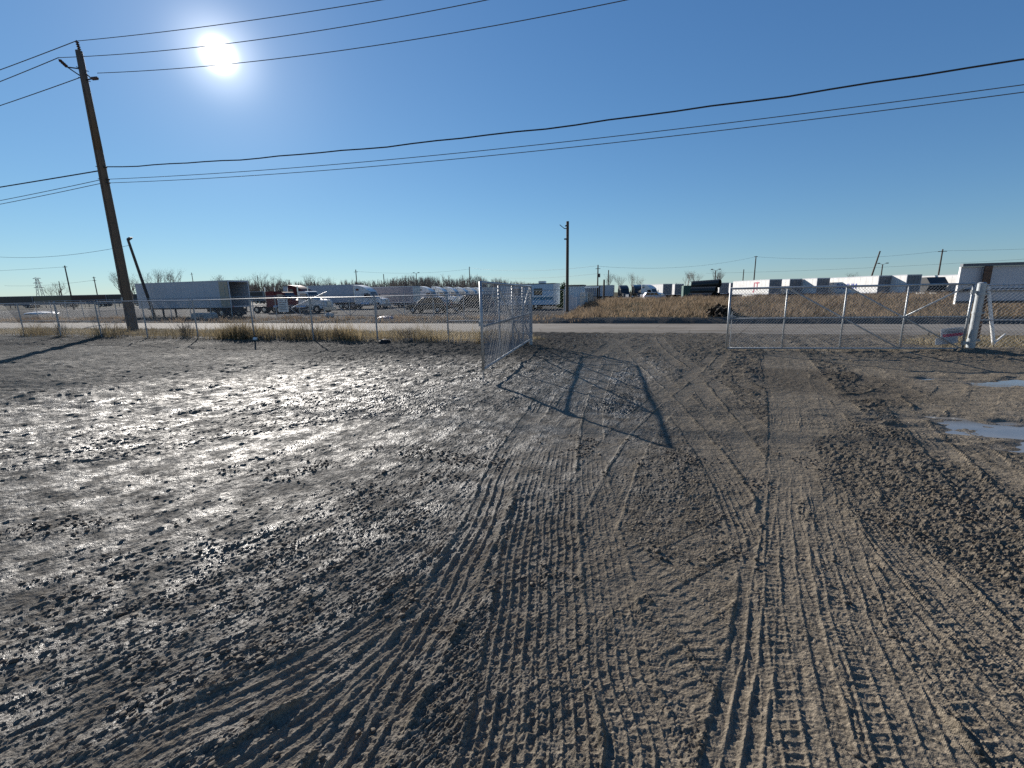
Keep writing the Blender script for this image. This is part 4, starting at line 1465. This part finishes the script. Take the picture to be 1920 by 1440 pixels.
MB().bbox(0.0, 7.45, -1.23, 1.23, 3.16, 3.24).build('roof_rail', M_CHAR, rv)
MB().bbox(0.3, 8.4, -0.4, 0.4, 0.4, 0.56).build('chassis', M_STEELDK, rv)
wheel_set(rv, [(2.6, -1.05), (2.6, 1.05), (3.5, -1.05), (3.5, 1.05)], 0.35, 0.24)

# sheds and board fence beside the camper
sh = thing('storage_shed', 'pale corrugated shed with a flat roof between camper and board fence', 'shed', (-9.95, 59.6, LOT))
MB().bbox(-1.15, 1.15, -1.2, 1.2, 0.0, 2.85).build('wall', M_LIGHTBLUE, sh)
for i in range(11):
    MB().box((-1.05 + 0.21 * i, -1.215, 1.42), (0.10, 0.03, 2.8)).build('cladding_rib', M_WHITE, sh)
MB().bbox(-1.25, 1.25, -1.35, 1.35, 2.86, 3.0).build('roof', M_ROOFBR, sh)
ss = thing('slatted_shed', 'open shed of dark upright slats with a brown roof right of the pale shed', 'shed', (-8.6, 64.5, LOT))
for i in range(9):
    MB().box((-1.15 + 0.28 * i, -1.0, 1.45), (0.12, 0.08, 2.7)).build('slat', M_DARKWOOD, ss)
for sx in (-1.2, 1.2):
    for sy in (-0.9, 0.9):
        MB().box((sx, sy, 1.45), (0.14, 0.14, 2.7)).build('post', M_DARKWOOD, ss)
MB().bbox(-1.45, 1.4, -1.2, 1.2, 2.82, 2.93).build('roof', M_ROOFBR, ss)
MB().bbox(-1.1, 1.35, -1.22, -1.205, 2.6, 2.85).build('fascia', M_WHITE, ss)

bf = thing('board_fence', 'weathered white upright board fence leading away beside the brown field', 'fence', (-7.15, 46.0, LOT))
bdir = Vector((-3.4, 38.0, 0))
bl = bdir.length
bdir.normalize()
brz = math.atan2(bdir.y, bdir.x)
bmesh_src = None
M_BOARD = mat('weathered_white_board', (0.55, 0.54, 0.51), 0.8, var=0.25, scale=3, stretch=(4, 4, 0.6))
n_b = int(bl / 0.34)
for i in range(n_b):
    p = bdir * (0.34 * i)
    if bmesh_src is None:
        bo = MB().bbox(-0.125, 0.125, -0.02, 0.02, 0.0, 2.0).build('board', M_BOARD, bf)
        bmesh_src = bo.data
    else:
        bo = bpy.data.objects.new('board', bmesh_src)
        col.objects.link(bo)
        bo.parent = bf
    bo.location = (p.x, p.y, rnd.uniform(-0.08, 0.05))
    bo.rotation_euler = (0, rnd.uniform(-0.03, 0.03), brz)
for zz in (0.5, 1.6):
    MB().tube((0.05, 0, zz), (bdir.x * bl + 0.05, bdir.y * bl, zz), 0.04, n=4).build('rail', M_BOARD, bf)
for i in range(3):
    MB().bbox(-1.6 + 0.42 * i, -1.2 + 0.42 * i, -0.03, 0.03, 0.0, 1.55 + 0.2 * (i % 2)).build('board', M_GREYTRAILER, bf)

# ------------------------------------------------------------------ fence and gates across the road
ff = thing('chain_link_fence', 'grey chain link fence with braced gate panels across the road', 'fence', (-40.0, 36.5, LOT))
for i in range(24):
    s_ = -36 + 3.0 * i
    MB().tube((s_, 0, -0.2), (s_, 0, 2.3), 0.04, n=8).build('post', M_GALV, ff)
MB().tube((-36, 0, 2.25), (33, 0, 2.25), 0.028, n=6).build('top_rail', M_GALV, ff)
MB().tube((3.0, -0.06, 0.25), (24, -0.06, 0.25), 0.03, n=6).build('bottom_rail', M_GALV, ff)
MB().tube((3.0, -0.06, 1.25), (24, -0.06, 1.25), 0.025, n=6).build('middle_rail', M_GALV, ff)
for i in range(7):
    a = 3.0 + 3.0 * i
    up_ = i % 2 == 0
    MB().tube((a, -0.06, 2.2 if up_ else 0.25), (a + 3.0, -0.06, 0.25 if up_ else 2.2), 0.025, n=6).build('diagonal_brace', M_GALV, ff)
m = MB()
chain_link(m, (-36, 0.03), (33, 0.03), 0.05, 2.25, pitch=0.2, r=0.003)
tag(m.build('mesh_fabric', M_WIRE, ff), kind='stuff')

ns = thing('notice_board', 'white notice board with lines of print hung on the far fence', 'sign', (-35.9, 36.35, LOT))
MB().bbox(-0.62, 0.62, 0.0, 0.03, 0.65, 1.95).build('panel', M_WHITE, ns)
for k, (a, b) in enumerate(((-0.5, 0.1), (-0.5, 0.45), (-0.45, 0.3), (-0.5, 0.48), (-0.5, 0.35), (-0.48, 0.45))):
    MB().bbox(a, b, -0.004, 0.0, 1.74 - 0.18 * k, 1.80 - 0.18 * k).build('print_line', M_PRINTDK, ns)
MB().bbox(0.34, 0.44, -0.004, 0.0, 1.66, 1.86).build('print_mark', M_PRINTDK, ns)
for xx in (-1.0, 0.0):
    MB().tube((xx, 0.06, -0.1), (xx, 0.06, 2.1), 0.03, n=6).build('post', M_GALV, ns)
# bright pole propped across the far gate
bp_ = MB().tube((-34.6, 36.1, 0.85), (-30.2, 36.2, 2.35), 0.06, n=8).build('barrier_pole', M_WHITE)
tag(bp_, 'thin white pole slanting up across the far gate right of the notice', 'barrier')

# concrete blocks and boulder across the road
for i, (x_, y_, w_, lb) in enumerate(((-46.3, 35.3, 1.3, 'left of two grey concrete blocks under the open trailer'), (-44.8, 35.4, 1.35, 'right of two grey concrete blocks under the open trailer'))):
    b = MB()
    b.prof([(-w_ / 2, 0), (w_ / 2, 0), (w_ / 2 - 0.05, 0.62), (w_ / 4, 0.72), (0, 0.66), (-w_ / 4, 0.72), (-w_ / 2 + 0.05, 0.62)], -0.35, 0.35)
    o = b.build('concrete_block', M_CONC, loc=(x_, y_, LOT - 0.05))
    tag(o, lb, 'concrete block', 'blocks across the road')


def boulder(name, label, loc, r, m_, seed, flat=0.75, cat='boulder'):
    gg = np.random.default_rng(seed)
    b = MB()
    n1, n2 = 9, 14
    for i in range(n1 + 1):
        th = math.pi * i / n1
        for j in range(n2):
            ph = 2 * math.pi * j / n2
            v = Vector((math.sin(th) * math.cos(ph), math.sin(th) * math.sin(ph), math.cos(th)))
            k = r * (1 + 0.22 * float(perlin(np.array([v.x * 1.7 + seed]), np.array([v.y * 1.7 + v.z * 2.3]), seed)[0]))
            b.v.append((v.x * k, v.y * k, v.z * k * flat))
    for i in range(n1):
        for j in range(n2):
            j2 = (j + 1) % n2
            b.f.append((i * n2 + j, (i + 1) * n2 + j, (i + 1) * n2 + j2, i * n2 + j2))
    o = b.build(name, m_, loc=loc)
    return tag(o, label, cat)


boulder('boulder', 'pale boulder at the foot of the far fence', (-30.0, 36.0, LOT + 0.25), 0.45, M_CONC, 3)
boulder('rubble_heap', 'low purple grey rubble heap on the bank below the black SUV', (-22.4, 34.0, LOT + 0.05), 0.8, M_LAV, 5, 0.35, 'rubble')
boulder('tarp_heap', 'white tarpaulin heap lying in the far lot at the left edge', (-110, 53.5, LOT + 0.1), 2.4, M_WHITE, 9, 0.16, 'tarpaulin')
boulder('plastic_scrap', 'crumpled white scrap of plastic at the foot of the left fence', (-16.55, 15.0, 0.08), 0.10, M_WHITE, 12, 0.8, 'litter')
boulder('dark_lump', 'dark round lump of earth below the left fence weeds', (-10.0, 14.95, 0.02), 0.24, M_RUBBER, 14, 0.6, 'lump')

# ------------------------------------------------------------------ right hand lot behind the field
RL = -0.42
AX = yaw + R(90)    # parked noses away from the viewer, as the rows stand
spots = [
    ((23.5, 103.2), M_WHITE, M_REAR, 'white trailer with a red mark on its sunlit side, leftmost of the row', 13.0),
    ((27.4, 104.4), M_WHITE, M_REAR, 'white trailer second in the right hand row, rear doors greyed for shade', 14.5),
    ((31.4, 101.9), M_WHITE, M_REAR, 'white trailer third in the right hand row, rear doors greyed for shade', 16.0),
    ((35.1, 103.0), M_WHITE, M_REAR, 'white trailer fourth in the right hand row, rear doors greyed for shade', 14.5),
    ((38.3, 94.2), M_WHITE, M_REAR, 'white trailer with blue lettering on its long sunlit side', 16.2),
    ((41.5, 92.4), M_WHITE, M_REAR, 'white trailer sixth in the right hand row, beside the dark hopper', 16.0),
    ((54.0, 101.0), M_WHITE, M_REAR, 'white trailer at the right end of the row, half behind the sign board', 16.0),
]
row = []
for (p, wmat, rmat, lb, L_) in spots:
    row.append(trailer(lb, (p[0], p[1], RL), AX + R(4), L=L_, wall=wmat, rear=rmat, skirt=True))
text_mesh('red_mark', 'JT', 2.3, M_PRINTRED, row[0], (4.2, 1.325, 2.75), (R(90), 0, math.pi), bold=0.02)
text_mesh('blue_lettering', 'RAXUM', 1.35, M_PRINTBLUE, row[4], (6.6, 1.325, 2.35), (R(90), 0, math.pi), bold=0.02)
trailer('white trailer left of the culvert pipes, sunlit side showing', (3.6, 129.3, RL), AX + R(8), L=14, wall=M_WHITE, rear=M_REAR)
trailer('white trailer next to the dark green container', (6.9, 135.9, RL), AX + R(6), L=14, wall=M_WHITE, rear=M_REAR)
trailer('white trailer just right of the culvert pipes', (18.3, 134.4, RL), AX + R(2), L=14, wall=M_WHITE, rear=M_REAR)
trailer('white trailer far back between the culvert pipes and the right hand row', (22.0, 140.8, RL), AX + R(2), L=14, wall=M_WHITE, rear=M_REAR)
trailer('grey trailer far back behind the board fence', (-10.6, 128.0, RL), AX + R(70), L=12, wall=M_GREYTRAILER)
tractor('dark tractor facing the field, left of the pair', (-7.6, 124.5, RL), AX + math.pi, M_CHAR, group='pair of dark tractors facing the field')
tractor('dark tractor facing the field, right of the pair', (-3.9, 122.3, RL), AX + math.pi, M_BLACK, group='pair of dark tractors facing the field')
tractor('white tractor facing right beside the dark pair', (-0.8, 119.8, RL), AX + math.pi + R(35), M_WHITE)
suv('grey car parked in front of the white tractor by the field', (0.2, 112.4, RL + 0.15), R(15), M_GREYTRAILER)
gcn = thing('green_container', 'dark green container beside the stacked culvert pipes', 'container', (7.7, 114.9, RL), R(3))
MB().bbox(-1.1, 1.1, -2.0, 2.0, 0.9, 3.35).build('body', M_GREEN, gcn)
for i in range(9):
    MB().box((-0.98 + 0.245 * i, -2.015, 2.1), (0.12, 0.03, 2.3)).build('corrugation', M_GREEN, gcn)
MB().bbox(-1.2, 1.2, -2.1, 2.1, 0.6, 0.9).build('skid', M_STEELDK, gcn)
for sx in (-0.9, 0.9):
    for sy in (-1.6, 1.6):
        MB().bbox(sx - 0.12, sx + 0.12, sy - 0.12, sy + 0.12, 0.0, 0.6).build('leg', M_STEELDK, gcn)


def culvert(label, a, b, r):
    a, b = Vector(a), Vector(b)
    t = thing('culvert_pipe', label, 'pipe', a, 0, 'stack of culvert pipes')
    d = b - a
    n_ = int(d.length / 0.34)
    m_ = MB()
    for k in range(n_):
        p0, p1 = d * (k / n_), d * ((k + 0.55) / n_)
        p2 = d * ((k + 1) / n_)
        m_.tube(p0, p1, r, n=24, caps=False)
        m_.tube(p1, p2, r * 0.955, n=24, caps=False)
        m_.tube(p1, p1 + d * 0.0001, r, r * 0.955, n=24, caps=False)
    m_.tube(d * 0.001, d * 0.999, r * 0.90, n=24, caps=False)
    m_.build('barrel', M_PIPE, t, smooth=True)
    for p, s_ in ((Vector((0, 0, 0)), -1), (d, 1)):
        m_ = MB()
        q = p + d.normalized() * 0.06 * s_
        m_.tube(p, q, r * 1.05, n=24, caps=False)
        m_.tube(q, p, r * 0.9, n=24, caps=False)
        m_.build('collar', M_PIPE, t)
    return t


culvert('black culvert pipe lying on top of the stack', (8.2, 106.0, 2.95), (13.2, 103.4, 3.15), 0.85)
culvert('black culvert pipe at the front bottom of the stack', (7.4, 102.6, 0.42), (11.6, 100.2, 0.42), 0.85)
culvert('black culvert pipe at the back bottom of the stack', (8.6, 105.0, 0.42), (13.0, 102.4, 0.42), 0.85)
culvert('black culvert pipe in the middle layer of the stack', (8.0, 104.2, 1.72), (12.4, 101.8, 1.72), 0.8)

hp = thing('loader_hopper', 'black steel hopper standing in the gap of the right hand trailer row', 'hopper', (48.6, 103.0, RL), AX)
MB().prof([(-1.6, 1.3), (1.6, 1.3), (2.1, 2.6), (1.2, 3.75), (-1.2, 3.75), (-2.1, 2.6)], -1.7, 1.7).build('bin', M_CHAR, hp)
for sx in (-1.2, 1.2):
    for sy in (-1.3, 1.3):
        MB().bbox(sx - 0.1, sx + 0.1, sy - 0.1, sy + 0.1, 0, 1.3).build('leg', M_STEELDK, hp)
MB().bbox(-2.2, 2.2, -1.9, 1.9, 1.0, 1.25).build('deck', M_STEELDK, hp)

# dark row of parked trailers at the far left
lrow = [(M_CHAR, 12.5), (M_BLACK, 13.6), (mat('brown_tarp', (0.10, 0.06, 0.045), 0.8), 12.0), (M_CHAR, 13.0), (mat('maroon_box', (0.14, 0.03, 0.03), 0.6), 9.0), (M_LIGHTBLUE, 7.5), (M_BLACK, 12.6), (M_CHAR, 12.2)]
names = ['dark trailer in the far left row, at the edge of the picture', 'black trailer in the far left row, second from the edge', 'brown covered trailer in the far left row', 'charcoal trailer in the middle of the far left row',
         'maroon trailer in the far left row', 'short pale blue trailer in the far left row', 'black trailer right of the pale blue one in the far left row', 'dark trailer in the far left row next to the utility pole']
ax0 = Vector((-216.0, 95.0, 0))
ddir = Vector((39.0, 12.0, 0)).normalized()
pos = ax0.copy()
for (mm, L_), lb in zip(lrow, names):
    pos = pos + ddir * L_
    trailer(lb, (pos.x, pos.y, LOT + 0.4), math.atan2(ddir.y, ddir.x) + math.pi, L=L_ - 0.4, wall=mm, rear=mm)

# ------------------------------------------------------------------ other poles
def simple_pole(label, base, top, r0=0.16, r1=0.11, arms=(), lamps=0, m_=None, name='utility_pole', cat='utility pole', trans=False):
    m_ = m_ or M_DARKWOOD
    t = thing(name, label, cat, base)
    d = Vector(top) - Vector(base)
    MB().tube((0, 0, -0.5), d, r0, r1, n=10).build('shaft', m_, t)
    for f, w_ in arms:
        p = d * f
        MB().bbox(p.x - w_, p.x + w_, -0.06, 0.06, p.z - 0.06, p.z + 0.06).build('cross_arm', m_, t)
    if lamps == 1:
        p = d * 0.985
        m2 = MB().tube(p, p + Vector((0.55, -0.2, 0.12)), 0.03, n=6)
        m2.build('lamp_arm', M_STEELDK, t)
        MB().prof([(0.35, -0.16), (0.75, -0.02), (0.95, 0.14), (0.8, 0.18), (0.35, 0.05)], -0.16, 0.16).build('lamp_head', M_CHAR, t, loc=(p.x, p.y - 0.2, p.z + 0.1))
    if lamps == 2:
        for s_ in (-1, 1):
            p = d
            MB().tube(p, p + Vector((s_ * 0.9, 0, 0.35)), 0.04, n=6).build('lamp_arm', M_STEELDK, t)
            MB().box((p.x + s_ * 1.05, p.y, p.z + 0.38), (0.6, 0.45, 0.24)).build('lamp_head', M_CHAR, t)
    if trans:
        p = d * 0.72
        MB().tube((p.x + 0.35, p.y, p.z - 0.5), (p.x + 0.35, p.y, p.z + 0.4), 0.25, n=10).build('transformer', M_CHAR, t)
    return t


simple_pole('short dark leaning lamp pole in front of the grey trailer', (-56.1, 37.5, LOT), (-58.35, 37.5, 8.9), 0.17, 0.13, lamps=1, name='lamp_pole', cat='lamp pole')
cp_ = simple_pole('dark lone pole with a small bracket standing across the road behind the open gate', (-8.05, 43.6, LOT), (-8.05, 43.6, 8.45), 0.155, 0.13, name='service_pole', cat='pole')
m = MB()
m.tube((-0.1, 0, 8.0), (-0.32, -0.02, 8.02), 0.04, n=6)
m.tube((-0.32, -0.02, 8.02), (-0.75, -0.04, 8.38), 0.035, n=6)
m.tube((-0.12, 0, 8.3), (-0.24, 0, 8.22), 0.05, n=6)
m.build('bracket', M_STEELDK, cp_)
MB().box((-0.22, 0, 7.05), (0.2, 0.1, 0.12)).build('hook', M_STEELDK, cp_)
far = [
    ('thin far pole with a cross arm at the far left', (-153.5, 81.7), 11.75, dict(arms=((0.97, 0.9),))),
    ('thin far pole left of the tall utility pole', (-194.4, 111.3), 10.9, dict(arms=((0.97, 0.9), (0.88, 0.9)))),
    ('short thin far pole beside the bare tree at the far left', (-245.2, 127.3), 11.0, {}),
    ('far pole rising above the open grey trailer', (-220.8, 168.2), 15.4, dict(arms=((0.95, 1.0),))),
    ('far pole in the bare trees right of the open trailer', (-172.2, 161.6), 12.4, {}),
    ('far pole above the white tractor with tall fairing', (-97.2, 131.7), 11.0, dict(arms=((0.93, 0.8),))),
    ('far dark leaning pole above the mauve trailer', (-99.8, 152.1), 10.3, {}),
    ('far lamp pole with two heads left of the row of fairings', (-87.8, 156.0), 10.2, dict(lamps=2)),
    ('far pole just left of the open gate leaf', (-64.3, 153.1), 11.8, {}),
    ('far pole with a transformer right of the slatted shed', (-13.5, 115.0), 8.5, dict(trans=True, arms=((0.9, 0.6),))),
    ('plain grey pole standing in the field behind the board fence', (-8.1, 78.2), 3.9, {}),
    ('plain far pole left of the dark tractors', (-12.9, 136.5), 8.2, {}),
    ('far lamp pole with two heads above the culvert pipes', (17.3, 146.0), 7.4, dict(lamps=2)),
    ('short far pole above the trailer with the red mark', (29.1, 171.5), 8.5, {}),
    ('tall far pole above the trailer with the red mark', (28.5, 150.5), 11.4, dict(arms=((0.985, 0.5),))),
    ('far lamp pole with two heads beside the leaning pole on the right', (64.3, 161.2), 8.2, dict(lamps=2)),
    ('tall far pole with a cross arm left of the sign board', (68.6, 141.7), 10.7, dict(arms=((0.95, 0.9),))),
]
for lb, p, zt, kw in far:
    simple_pole(lb, (p[0], p[1], -0.5), (p[0], p[1], zt), 0.20, 0.14, name='lamp_pole' if kw.get('lamps') else 'utility_pole', cat='lamp pole' if kw.get('lamps') else 'utility pole', **kw)
simple_pole('dark leaning pole crossing the trailer with blue lettering', (42.2, 112.0, -0.5), (43.9, 112.0, 8.95), 0.17, 0.13)

# lattice tower far away on the left
tw = thing('lattice_tower', 'faint steel lattice power tower on the far left horizon', 'tower', (-669.9, 328.3, -0.5))
m = MB()
for s0 in (-1, 1):
    for s1 in (-1, 1):
        m.tube((s0 * 3.2, s1 * 3.2, 0), (s0 * 0.8, s1 * 0.8, 30), 0.28, 0.2, n=4)
for k in range(8):
    z0, z1 = 30 * k / 8, 30 * (k + 1) / 8
    w0, w1 = 3.2 - 2.4 * k / 8, 3.2 - 2.4 * (k + 1) / 8
    for s1 in (-1, 1):
        m.tube((-w0, s1 * w0, z0), (w1, s1 * w1, z1), 0.14, n=4)
        m.tube((w0, s1 * w0, z0), (-w1, s1 * w1, z1), 0.14, n=4)
m.build('frame', M_GALV, tw)
for zz, w_ in ((20, 9), (25, 8), (30, 7)):
    MB().tube((-w_, 0, zz), (w_, 0, zz), 0.28, n=4).tube((-w_, 0, zz), (0, 0, zz + 1.6), 0.18, n=4).tube((w_, 0, zz), (0, 0, zz + 1.6), 0.18, n=4).build('cross_arm', M_GALV, tw)

# thin far wires
def span(label, a, b, sag, r=0.02):
    a, b = Vector(a), Vector(b)
    pts = []
    for k in range(17):
        f = k / 16
        p = a.lerp(b, f)
        p.z -= sag * 4 * f * (1 - f)
        pts.append(p)
    tag(MB().path(pts, r, n=4).build('distant_wire', M_ALUWIRE), label, 'cable')


span('far sagging wire between the pole by the gate leaf and the transformer pole, upper', (-64.3, 153.1, 11.5), (-13.5, 115, 8.3), 1.2, 0.02)
span('far sagging wire between the pole by the gate leaf and the transformer pole, lower', (-64.3, 153.1, 9.0), (-13.5, 115, 6.4), 1.2, 0.018)
span('far wire from the transformer pole to the tall pole by the red mark trailer', (-13.5, 115, 8.2), (28.5, 150.5, 11.2), 1.6, 0.02)
span('far wire between the tall poles on the right', (28.5, 150.5, 11.2), (68.6, 141.7, 10.3), 1.2, 0.02)
span('far wire leaving the tall right hand pole behind the sign board', (68.6, 141.7, 10.3), (140, 150, 12.5), 1.0, 0.02)
span('far low wire crossing above the right hand trailers', (17.3, 172.0, 7.6), (95, 150, 8.2), 0.6, 0.02)
span('far wire between poles left of the row of fairings', (-97.2, 131.7, 10.4), (-64.3, 153.1, 11.0), 1.0, 0.02)
span('far wire running to the left edge from the far left pole', (-153.5, 81.7, 11.4), (-240, 60, 12.0), 1.0, 0.025)
span('far low wire running left past the bare trees', (-194.4, 111.3, 9.7), (-290, 130, 10.2), 0.8, 0.03)
span('thin wire from the leaning lamp pole to the left edge', (-58.1, 37.5, 8.2), (-105, 46, 9.6), 0.7, 0.02)

# ------------------------------------------------------------------ bare trees
def tree_mesh(seed, H, spread=0.55, levels=4, r0=None, split=3, twigs=True):
    rg = random.Random(seed)
    trunk, crown = MB(), MB()
    r0 = r0 or H * 0.018

    def grow(p, d, L, r, lv, mb):
        q = p + d * L
        mid = p.lerp(q, 0.5) + Vector((rg.uniform(-1, 1), rg.uniform(-1, 1), 0)) * L * 0.05
        mb.tube(p, mid, r, r * 0.85, n=4 if lv else 6, caps=False)
        mb.tube(mid, q, r * 0.85, r * 0.62, n=4 if lv else 6, caps=False)
        if lv >= levels:
            return
        k = split + (1 if lv == 0 else 0)
        for j in range(k):
            a = rg.uniform(0, 6.283)
            t = rg.uniform(0.35, 0.8) * spread * (1.1 if lv else 0.75)
            o = d.orthogonal().normalized()
            o = Matrix.Rotation(a, 3, d) @ o
            nd = (d * math.cos(t) + o * math.sin(t) + Vector((0, 0, 0.22))).normalized()
            st = p.lerp(q, rg.uniform(0.55, 1.0))
            grow(st, nd, L * rg.uniform(0.58, 0.82), r * 0.48, lv + 1, crown)
    grow(Vector((0, 0, -0.3)), Vector((rg.uniform(-0.05, 0.05), rg.uniform(-0.05, 0.05), 1)).normalized(), H * 0.34, r0, 0, trunk)
    return trunk, crown


protos = []
for sd, sp in ((1, 0.75), (2, 0.95), (3, 0.65), (4, 1.1)):
    tr_, cr2 = tree_mesh(sd, 10.0, sp, levels=5, split=3)
    zmax = max(v[2] for v in cr2.v)
    protos.append((tr_, cr2, zmax))
pm = []
for tr_, cr2, zmax in protos:
    a = bpy.data.meshes.new('trunk')
    a.from_pydata(tr_.v, [], tr_.f)
    a.materials.append(M_BARK)
    b = bpy.data.meshes.new('crown')
    b.from_pydata(cr2.v, [], cr2.f)
    b.materials.append(M_BARK)
    pm.append((a, b, zmax))
trees = [
    (-127.9, 78.8, 9.7, 'bare tree left of the tall utility pole'), (-140.9, 96.5, 11.8, 'bare tree above the grey trailer, left of the pair'), (-143.5, 103.0, 12.1, 'bare tree above the grey trailer, right of the pair'),
    (-145.7, 92.0, 10.3, 'bare tree just right of the tall utility pole'), (-160.2, 133.2, 11.9, 'small bare tree above the open end of the grey trailer'), (-160.7, 143.8, 11.6, 'bare tree right of the open trailer end'),
    (-154.0, 146.2, 13.3, 'tall bare tree above the dark red tractor'), (-154.9, 154.0, 13.3, 'tall bare tree behind the dark red tractor, further right'), (-150.1, 168.8, 13.0, 'bare tree above the white bonneted tractor'), (-149.0, 181.0, 12.3, 'bare tree above the long grey trailer'),
    (-301.6, 152.3, 11.5, 'pale bare tree on the far left horizon'), (-259.8, 133.8, 12.8, 'thin bare tree by the short far left pole'),
    (-15.7, 168.0, 9.0, 'bare tree left of the dark tractor pair'), (-12.1, 179.8, 8.7, 'bare tree behind the left dark tractor'), (-7.8, 181.3, 9.6, 'bare tree between the two dark tractors'), (-4.8, 188.0, 8.1, 'bare tree behind the right dark tractor'),
    (13.1, 198.8, 10.1, 'bare tree above the dark green container'), (15.8, 202.0, 10.0, 'bare tree left of the culvert pipes top'), (23.6, 191.5, 10.2, 'bare tree above the open mouth of the top culvert pipe'), (26.6, 205.0, 9.8, 'bare tree right of the top culvert pipe'),
    (9.7, 218.2, 5.8, 'low dark bare tree left of the green container'), (85.6, 243.1, 8.9, 'round bare tree above the trailer with blue lettering'),
]
for i, (x_, y_, zt, lb) in enumerate(trees):
    t = thing('bare_tree', lb, 'tree', (x_, y_, -0.4), i * 1.7, 'bare winter trees')
    a, b, zmax = pm[i % 4]
    k = (zt + 0.4) / zmax
    for nm, me_ in (('trunk', a), ('crown', b)):
        o = bpy.data.objects.new(nm, me_)
        col.objects.link(o)
        o.parent = t
    t.scale = (k, k, k)

# far wood: one mass on the horizon
gg = np.random.default_rng(9)
tr_, cr2 = tree_mesh(11, 10.0, 0.75, levels=3, split=3, r0=0.26)
tv = np.array(tr_.v + cr2.v)
tf = [tuple(f) for f in tr_.f] + [tuple(i + len(tr_.v) for i in f) for f in cr2.f]
tf = np.array([f for f in tf if len(f) == 4])
N = 620
V_all, F_all, off_ = [], [], 0
for i in range(N):
    f = gg.random()
    px_ = -330 + 262 * f + gg.normal(0, 4)
    py_ = 268 + 88 * f + gg.normal(0, 18)
    hgt = (14.0 + 4 * perlin(np.array([f * 9]), np.array([0.5]), 3)[0] + gg.normal(0, 1.6)) * (1 - 0.42 * max(0, f - 0.72) / 0.28)
    k = hgt / tv[:, 2].max()
    a = gg.random() * 6.283
    c, s = math.cos(a), math.sin(a)
    v = np.stack([tv[:, 0] * c - tv[:, 1] * s, tv[:, 0] * s + tv[:, 1] * c, tv[:, 2]], 1) * k
    V_all.append(v + [px_, py_, -0.5])
    F_all.append(tf + off_)
    off_ += len(tv)
wood = np_mesh('distant_wood', np.vstack(V_all), np.vstack(F_all), M_WOODFAR)
tag(wood, 'grey brown band of leafless woodland along the horizon', kind='stuff')

# bushes
def bush(label, loc, rx, rz_, n_, m_, seed, name='dark_bush'):
    gq = np.random.default_rng(seed)
    d = gq.standard_normal((n_, 3))
    d /= np.linalg.norm(d, axis=1)[:, None]
    rad_ = gq.random(n_) ** 0.4
    p = d * rad_[:, None] * np.array([rx, rx, rz_]) * (1 + 0.3 * perlin(d[:, 0] * 2 + seed, d[:, 1] * 2 + d[:, 2], seed)[:, None])
    p[:, 2] = np.abs(p[:, 2])
    s = 0.05 * rx ** 0.5 + 0.06 * gq.random(n_)
    a = gq.standard_normal((n_, 3)) * s[:, None]
    b = gq.standard_normal((n_, 3)) * s[:, None]
    v = np.stack([p + a, p - a * 0.5 + b, p - a * 0.5 - b], 1).reshape(-1, 3)
    f = np.arange(n_ * 3).reshape(-1, 3)
    t = thing(name, label, 'bush', loc)
    o = np_mesh('foliage', v, f, m_, tint=np.repeat(gq.random(n_), 3))
    o.parent = t
    st = MB()
    for k in range(7):
        st.tube((0, 0, -0.1), (gq.normal(0, rx * 0.4), gq.normal(0, rx * 0.4), rz_ * 0.8), 0.02, 0.008, n=4)
    st.build('stem', M_BARK, t)
    return t


M_EVER = tint_mat('evergreen_leaf', (0.015, 0.03, 0.012), (0.05, 0.075, 0.03))
M_BUSHDK = tint_mat('dead_bush_twig', (0.03, 0.025, 0.02), (0.09, 0.07, 0.05))
bush('dark dead bush on the road bank in front of the brown field', (4.5, 33.6, -0.3), 1.0, 1.0, 1500, M_BUSHDK, 3)
bush('tall dark green evergreen between camper and pale shed', (-12.0, 61.5, LOT), 0.75, 3.3, 2500, M_EVER, 4, 'evergreen_bush')
for i, (x_, y_, r_, h_, lb) in enumerate(((-21.4, 15.6, 0.45, 0.8, 'leafless twiggy bush at the left fence, nearest the utility pole'), (-30.6, 15.45, 0.35, 0.75, 'dry weed clump at the terminal post of the left fence'), (-12.4, 15.45, 0.5, 0.5, 'dark weed clump in the middle of the left fence'), (-9.3, 15.5, 0.55, 0.5, 'dark weed clump towards the open gate at the left fence'))):
    gq = np.random.default_rng(50 + i)
    t = thing('weed_clump', lb, 'weeds', (x_, y_, ground_z(x_, y_)))
    st = MB()
    for k in range(46):
        p = Vector((gq.normal(0, r_ * 0.3), gq.normal(0, 0.12), -0.03))
        q = p + Vector((gq.normal(0, r_ * 0.45), gq.normal(0, 0.15), h_ * (0.5 + 0.6 * gq.random())))
        mid = p.lerp(q, 0.55)
        st.tube(p, mid, 0.006, 0.005, n=3, caps=False)
        st.tube(mid, q, 0.005, 0.003, n=3, caps=False)
        for j in range(2):
            st.tube(mid, mid + Vector((gq.normal(0, 0.12), gq.normal(0, 0.08), 0.18 * gq.random() + 0.05)), 0.004, 0.002, n=3, caps=False)
    st.build('stalks', mat('weed_stalk', (0.12, 0.085, 0.05), 0.85, var=0.3), t)
